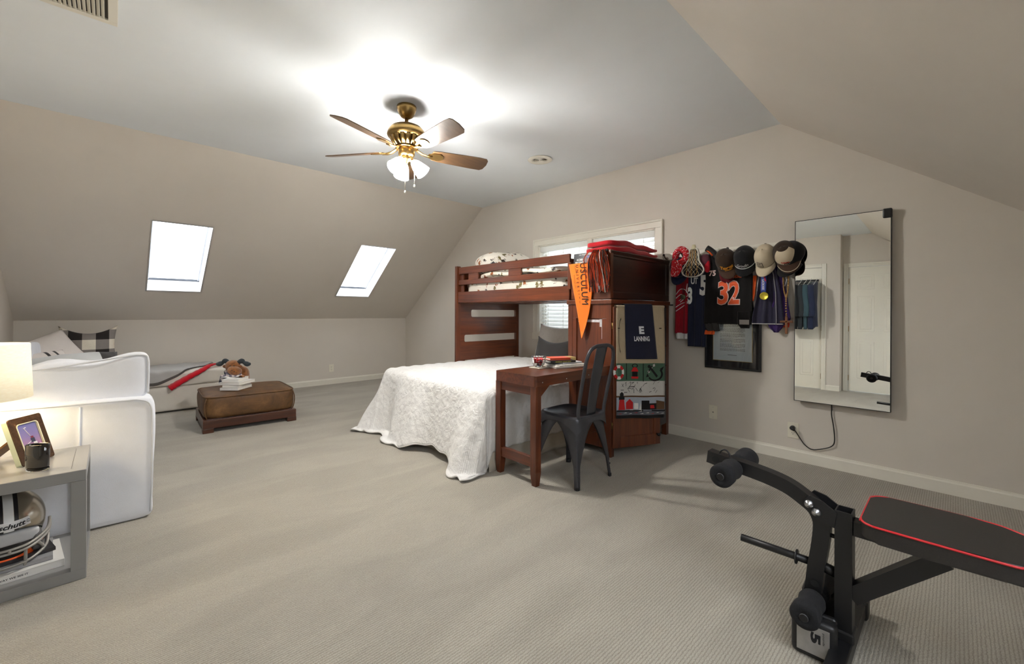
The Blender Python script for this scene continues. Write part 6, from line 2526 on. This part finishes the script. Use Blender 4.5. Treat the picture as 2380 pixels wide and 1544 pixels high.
mb = MB()
ox, oy, wl = .0285, .0225, .004
ax = lambda a, b, d: Vector((bx + a, by_ + b, d))
ring_prism(mb, [(-ox, -oy), (ox, -oy), (ox, oy), (-ox, oy)], [(-ox + wl, -oy + wl), (ox - wl, -oy + wl), (ox - wl, oy - wl), (-ox + wl, oy - wl)], ax, .05, .469)
part('front_post', mb, BM, wb)
part('stabiliser', MB().box(bx - .27, bx + .27, by_ - .025, by_ + .025, .012, .062, .004), BM, wb)
for s in (-1, 1):
    part('end_cap', MB().box(bx + s * .265 - .03, bx + s * .265 + .03, by_ - .032, by_ + .032, 0, .070, .010), M['black'], wb)
# foot clamp where post meets stabiliser
part('post_collar', MB().box(bx - .034, bx + .034, by_ - .029, by_ + .029, .058, .092, .006), M['black'], wb)
part('main_rail', MB().box(bx - .024, bx + .024, -1.02, by_ - .022, .400, .446, .003), BM, wb)
mb = MB()
sq_tube(mb, [(bx, by_ - .018, .205), (bx, .02, .410)], .024, .024, (0, 0, 1))
part('diagonal_brace', mb, BM, wb)
part('rear_post', MB().box(bx - .025, bx + .025, -1.02, -.97, .05, .40, .003), BM, wb)
part('rear_stabiliser', MB().box(bx - .25, bx + .25, -1.02, -.97, 0, .05, .004), BM, wb)
# seat pad: tapers at the far end
VIN = NT('black_vinyl')
_n = VIN.noise(VIN.coord(), 240, 4)
VIN.base(VIN.ramp(_n.outputs['Fac'], [(.3, rgb(30, 27, 25)), (.7, rgb(40, 36, 33))]))
VIN.set(Roughness=.48)
VIN.bump(_n.outputs['Fac'], .15, .001)
VIN = VIN.m
REDP = plain('red_piping', rgb(196, 34, 40), .4)
pz0, pz1 = .448, .498


def pad_outline(grow=0.0):
    x0, x1 = bx - .146 - grow, bx + .134 + grow
    y1_, y0_ = .192 + grow, -.150 - grow
    out = []
    r = .042
    for (cx, cy, a0) in ((x1 - r, y1_ - r, 0), (x0 + r, y1_ - r, 90)):
        for i in range(7):
            a = math.radians(a0 + 90 * i / 6)
            out.append((cx + r * math.cos(a), cy + r * math.sin(a)))
    out += [(x0 - .001, .05), (x0, -.08), (x0 + .008, -.115), (x0 + .05, y0_ + .012), (x0 + .09, y0_), (x1 - .09, y0_), (x1 - .05, y0_ + .012)]
    out += [(x1 - .014, -.095), (x1 - .004, -.06), (x1, -.02), (x1 + .001, .05)]
    return out


po = pad_outline()
mb = MB().prism(po, lambda a, b, d: Vector((a, b, d)), pz0, pz1, b=.007, seg=3)
pad = part('seat_pad', mb, VIN, wb)
part('red_piping', MB().tube([Vector((a, b, pz1 - .003)) for a, b in smooth([(p[0], p[1], 0) for p in pad_outline(.001)], 2, True) for _ in (0,)] if False else [Vector((p.x, p.y, pz1 - .003)) for p in smooth([(p[0], p[1], 0) for p in pad_outline(.001)], 3, True)], .0032, 8, closed=True), REDP, pad)
BR_ = Matrix.Translation((bx, -.185, .475)) @ Matrix.Rotation(math.radians(-2), 4, 'X')
bk = part('back_pad', MB().box(-.14, .14, -.72, 0, -.025, .025, .02, 3, mat=BR_), VIN, wb)
# hinge plates
mb = MB()
poly = [(.262, .462), (.300, .488), (.334, .496), (.350, .478), (.338, .448), (.312, .424), (.268, .412)]
for s in (-1, 1):
    pm = MB().prism(poly, lambda a, b, d: Vector((d, a, b)), bx + s * .031 - .003, bx + s * .031 + .003)
    part('hinge_plate', pm, BM, wb)
for (y, z) in ((.336, .468), (.316, .447)):
    mb = MB().lathe([(0, .013), (.004, .0125), (.006, .010), (.010, .007), (.0135, .003), (.0135, 0), (0, 0)], mat=Matrix.Translation((bx - .034, y, z)) @ Matrix.Rotation(-PI / 2, 4, 'Y'), seg=20)
    part('bolt', mb, M['steel'], wb)
part('adjuster_pin', MB().cyl((bx, by_ + .02, .372), (bx, by_ + .042, .372), .007, 10), M['black'], wb)
# leg developer: the long curved lever
arm = smooth([(bx, .672, .540), (bx, .600, .531), (bx, .520, .523), (bx, .450, .512), (bx, .400, .498), (bx, .362, .478), (bx, .325, .452), (bx, .308, .420), (bx, .305, .385), (bx, .311, .320), (bx, .320, .255), (bx, .326, .195), (bx, .330, .165)], 6)
mb = MB()
sq_tube(mb, arm, .021, .023, (-1, 0, 0))
mb.v = mb.v
la = part('lever_arm', mb, BM, wb)
HOLE = plain('hole_dark', rgb(8, 8, 9), .8)
for (y, z, d) in ((.640, .536, 0), (.322, .205, 0)):
    part('lever_hole', MB().cyl((bx - .0238, y, z), (bx - .0229, y, z), .0125, 18), HOLE, la)
FOAM = NT('black_foam')
_n = FOAM.noise(FOAM.coord(), 320, 3)
FOAM.base(FOAM.ramp(_n.outputs['Fac'], [(.3, rgb(19, 19, 22)), (.7, rgb(28, 28, 31))]))
FOAM.set(Roughness=.95)
FOAM.bump(_n.outputs['Fac'], .4, .002)
FOAM = FOAM.m


def roller(x0, x1, y, z, r=.041):
    prof = [(0, 0), (.013, 0), (r - .006, .0), (r, .006), (r - .002, .045), (r - .010, .075), (r - .004, .105), (r, .112)]
    L = abs(x1 - x0)
    s = 1 if x1 > x0 else -1
    prof = [(.0115, 0), (r - .007, 0), (r, .007), (r - .001, L * .35), (r - .007, L * .60), (r - .003, L * .88), (r - .006, L), (.0115, L), (.0115, 0)]
    Mx = Matrix.Translation((x0, y, z)) @ Matrix.Rotation(PI / 2 * s, 4, 'Y')
    return MB().lathe(prof, mat=Mx, seg=36)


for (y, z, nm) in ((.576, .520, 'upper'), (.326, .150, 'lower')):
    bar_ = part('roller_bar', MB().cyl((bx - .150, y, z), (bx + .150, y, z), .0112, 16), BM, wb)
    for (a, b) in ((bx - .145, bx - .026), (bx + .145, bx + .026)):
        part('foam_roller', roller(a, b, y, z), FOAM, bar_)
    part('bar_end', MB().lathe([(0, 0), (.012, 0), (.0125, .002), (0, .003)], mat=Matrix.Translation((bx - .1465, y, z)) @ Matrix.Rotation(-PI / 2, 4, 'Y'), seg=18), plain('grey_end', rgb(70, 70, 74), .5), bar_)
part('pop_pin_ring', MB().tube([Vector((bx - .005 + .0 * k, .612 + .020 * math.cos(PI * k / 10), .548 + .028 * math.sin(PI * k / 10))) for k in range(11)], .0032, 8), M['black'], wb)
# plate-loading rod
rod = part('weight_rod', MB().tube([(bx, .318, .262), (bx - .006, .40, .265), (bx - .02, .548, .270)], .0125, 16), BM, wb)
part('collar', MB().lathe([(.0125, 0), (.024, .0), (.024, .004), (.0125, .006)], mat=Matrix.Translation((bx - .004, .375, .264)) @ Matrix.Rotation(-PI / 2, 4, 'X'), seg=24), BM, rod)
part('rod_sleeve', MB().cyl((bx + .002, .315, .262), (bx + .004, by_ + .02, .252), .0165, 16), BM, wb)

# ================================================================== dumbbell under the bench
db = thing('block_dumbbell', 'black block dumbbell with a silver 5 plate under the bench lever', 'dumbbell', (1.735, .335, 0))
DBM = Matrix.Translation((1.730, .317, 0)) @ Matrix.Rotation(math.radians(3), 4, 'Z')
mb = MB()
mb.box(-.115, -.065, -.060, .060, .002, .128, .016, 3, mat=DBM)
h1 = part('weight_block', mb, M['black'], db)
part('weight_block', MB().box(.065, .190, -.060, .060, .002, .128, .016, 3, mat=DBM), M['black'], db)
part('weight_block', MB().box(-.062, -.040, -.056, .056, .004, .124, .012, 3, mat=DBM), BM, db)
part('handle', MB().cyl(DBM @ Vector((-.07, 0, .065)), DBM @ Vector((.07, 0, .065)), .016, 18), BM, db)
part('guide_bar', MB().box(-.09, .11, .030, .040, .112, .134, .003, mat=DBM), M['black'], db)
SV = plain('brushed_silver_label', rgb(176, 174, 172), .35, .7, .1, 40)
lb = part('label_plate', MB().box(-.1168, -.1145, -.043, .043, .020, .110, .001, mat=DBM), SV, h1)
lt = MB()
letter(lt, '5', lambda a, b: DBM @ Vector((-.1175, lerp(.006, -.020, b), lerp(.092, .058, a))), 0, .05)
letter(lt, 'pounds', lambda a, b: DBM @ Vector((-.1175, lerp(-.024, -.031, b), lerp(.100, .062, a))), 0, .0)
part('lettering', lt, M['ink'], lb)

# ================================================================== clothes on the closet door (seen in the mirror)
GAR = [('pink-grey', rgb(150, 132, 132), 1.90, .08), ('black', rgb(26, 28, 30), 1.815, .07), ('charcoal', rgb(44, 48, 52), 1.745, .06), ('teal', rgb(56, 78, 86), 1.685, .045), ('navy', rgb(38, 45, 68), 1.605, .07)]
hk = thing('over_door_rack', 'black over-door hook bar on the white closet door in the mirror', 'hook rack', (XD, 1.85, 1.72))
mb = MB().box(XD + .002, XD + .010, 1.585, 2.14, 1.80, 1.835, .002)
part('bar', mb, M['black'], hk)
part('hanging_rod', MB().cyl((XD + .01, 1.59, 1.82), (XD + .01, 2.12, 1.82), .006, 10), M['black'], hk)
for (nm, c, y, w) in GAR:
    mt = fabric(nm.replace('-', '_') + '_shirt_cloth', c, 260, .4, .1)
    g = thing('hanging_shirt', '%s shirt on a hanger on the closet door, seen in the mirror' % nm, 'shirt', (XD + .2, y, 1.78))
    part('hanger', MB().tube(smooth([(XD + .012, y, 1.832), (XD + .03, y, 1.845), (XD + .12, y, 1.80), (XD + .34, y - .01, 1.72)], 5), .0035, 8), M['paper'], g)
    def fn(u, v, y=y, w=w):
        x = XD + .03 + lerp(0, .36 - .06 * abs(2 * v - 1), u)
        drop = .07 * u + .72 * v
        yy = y + w * .5 * math.sin(u * 5 + y * 9) * (.3 + v) * .6
        return Vector((x, yy - .02, 1.795 - drop - .02 * math.sin(u * 7) * v))
    part('shirt_body', MB().slab(18, 24, fn, (0, w, 0), 1.0), mt, g)
    part('sleeve', MB().tube(smooth([(XD + .37, y + w * .3, 1.72), (XD + .40, y + .01, 1.56), (XD + .39, y - .01, 1.36), (XD + .38, y, 1.20)], 5), [.03] + [.048] * 14 + [.040], 14), mt, g)
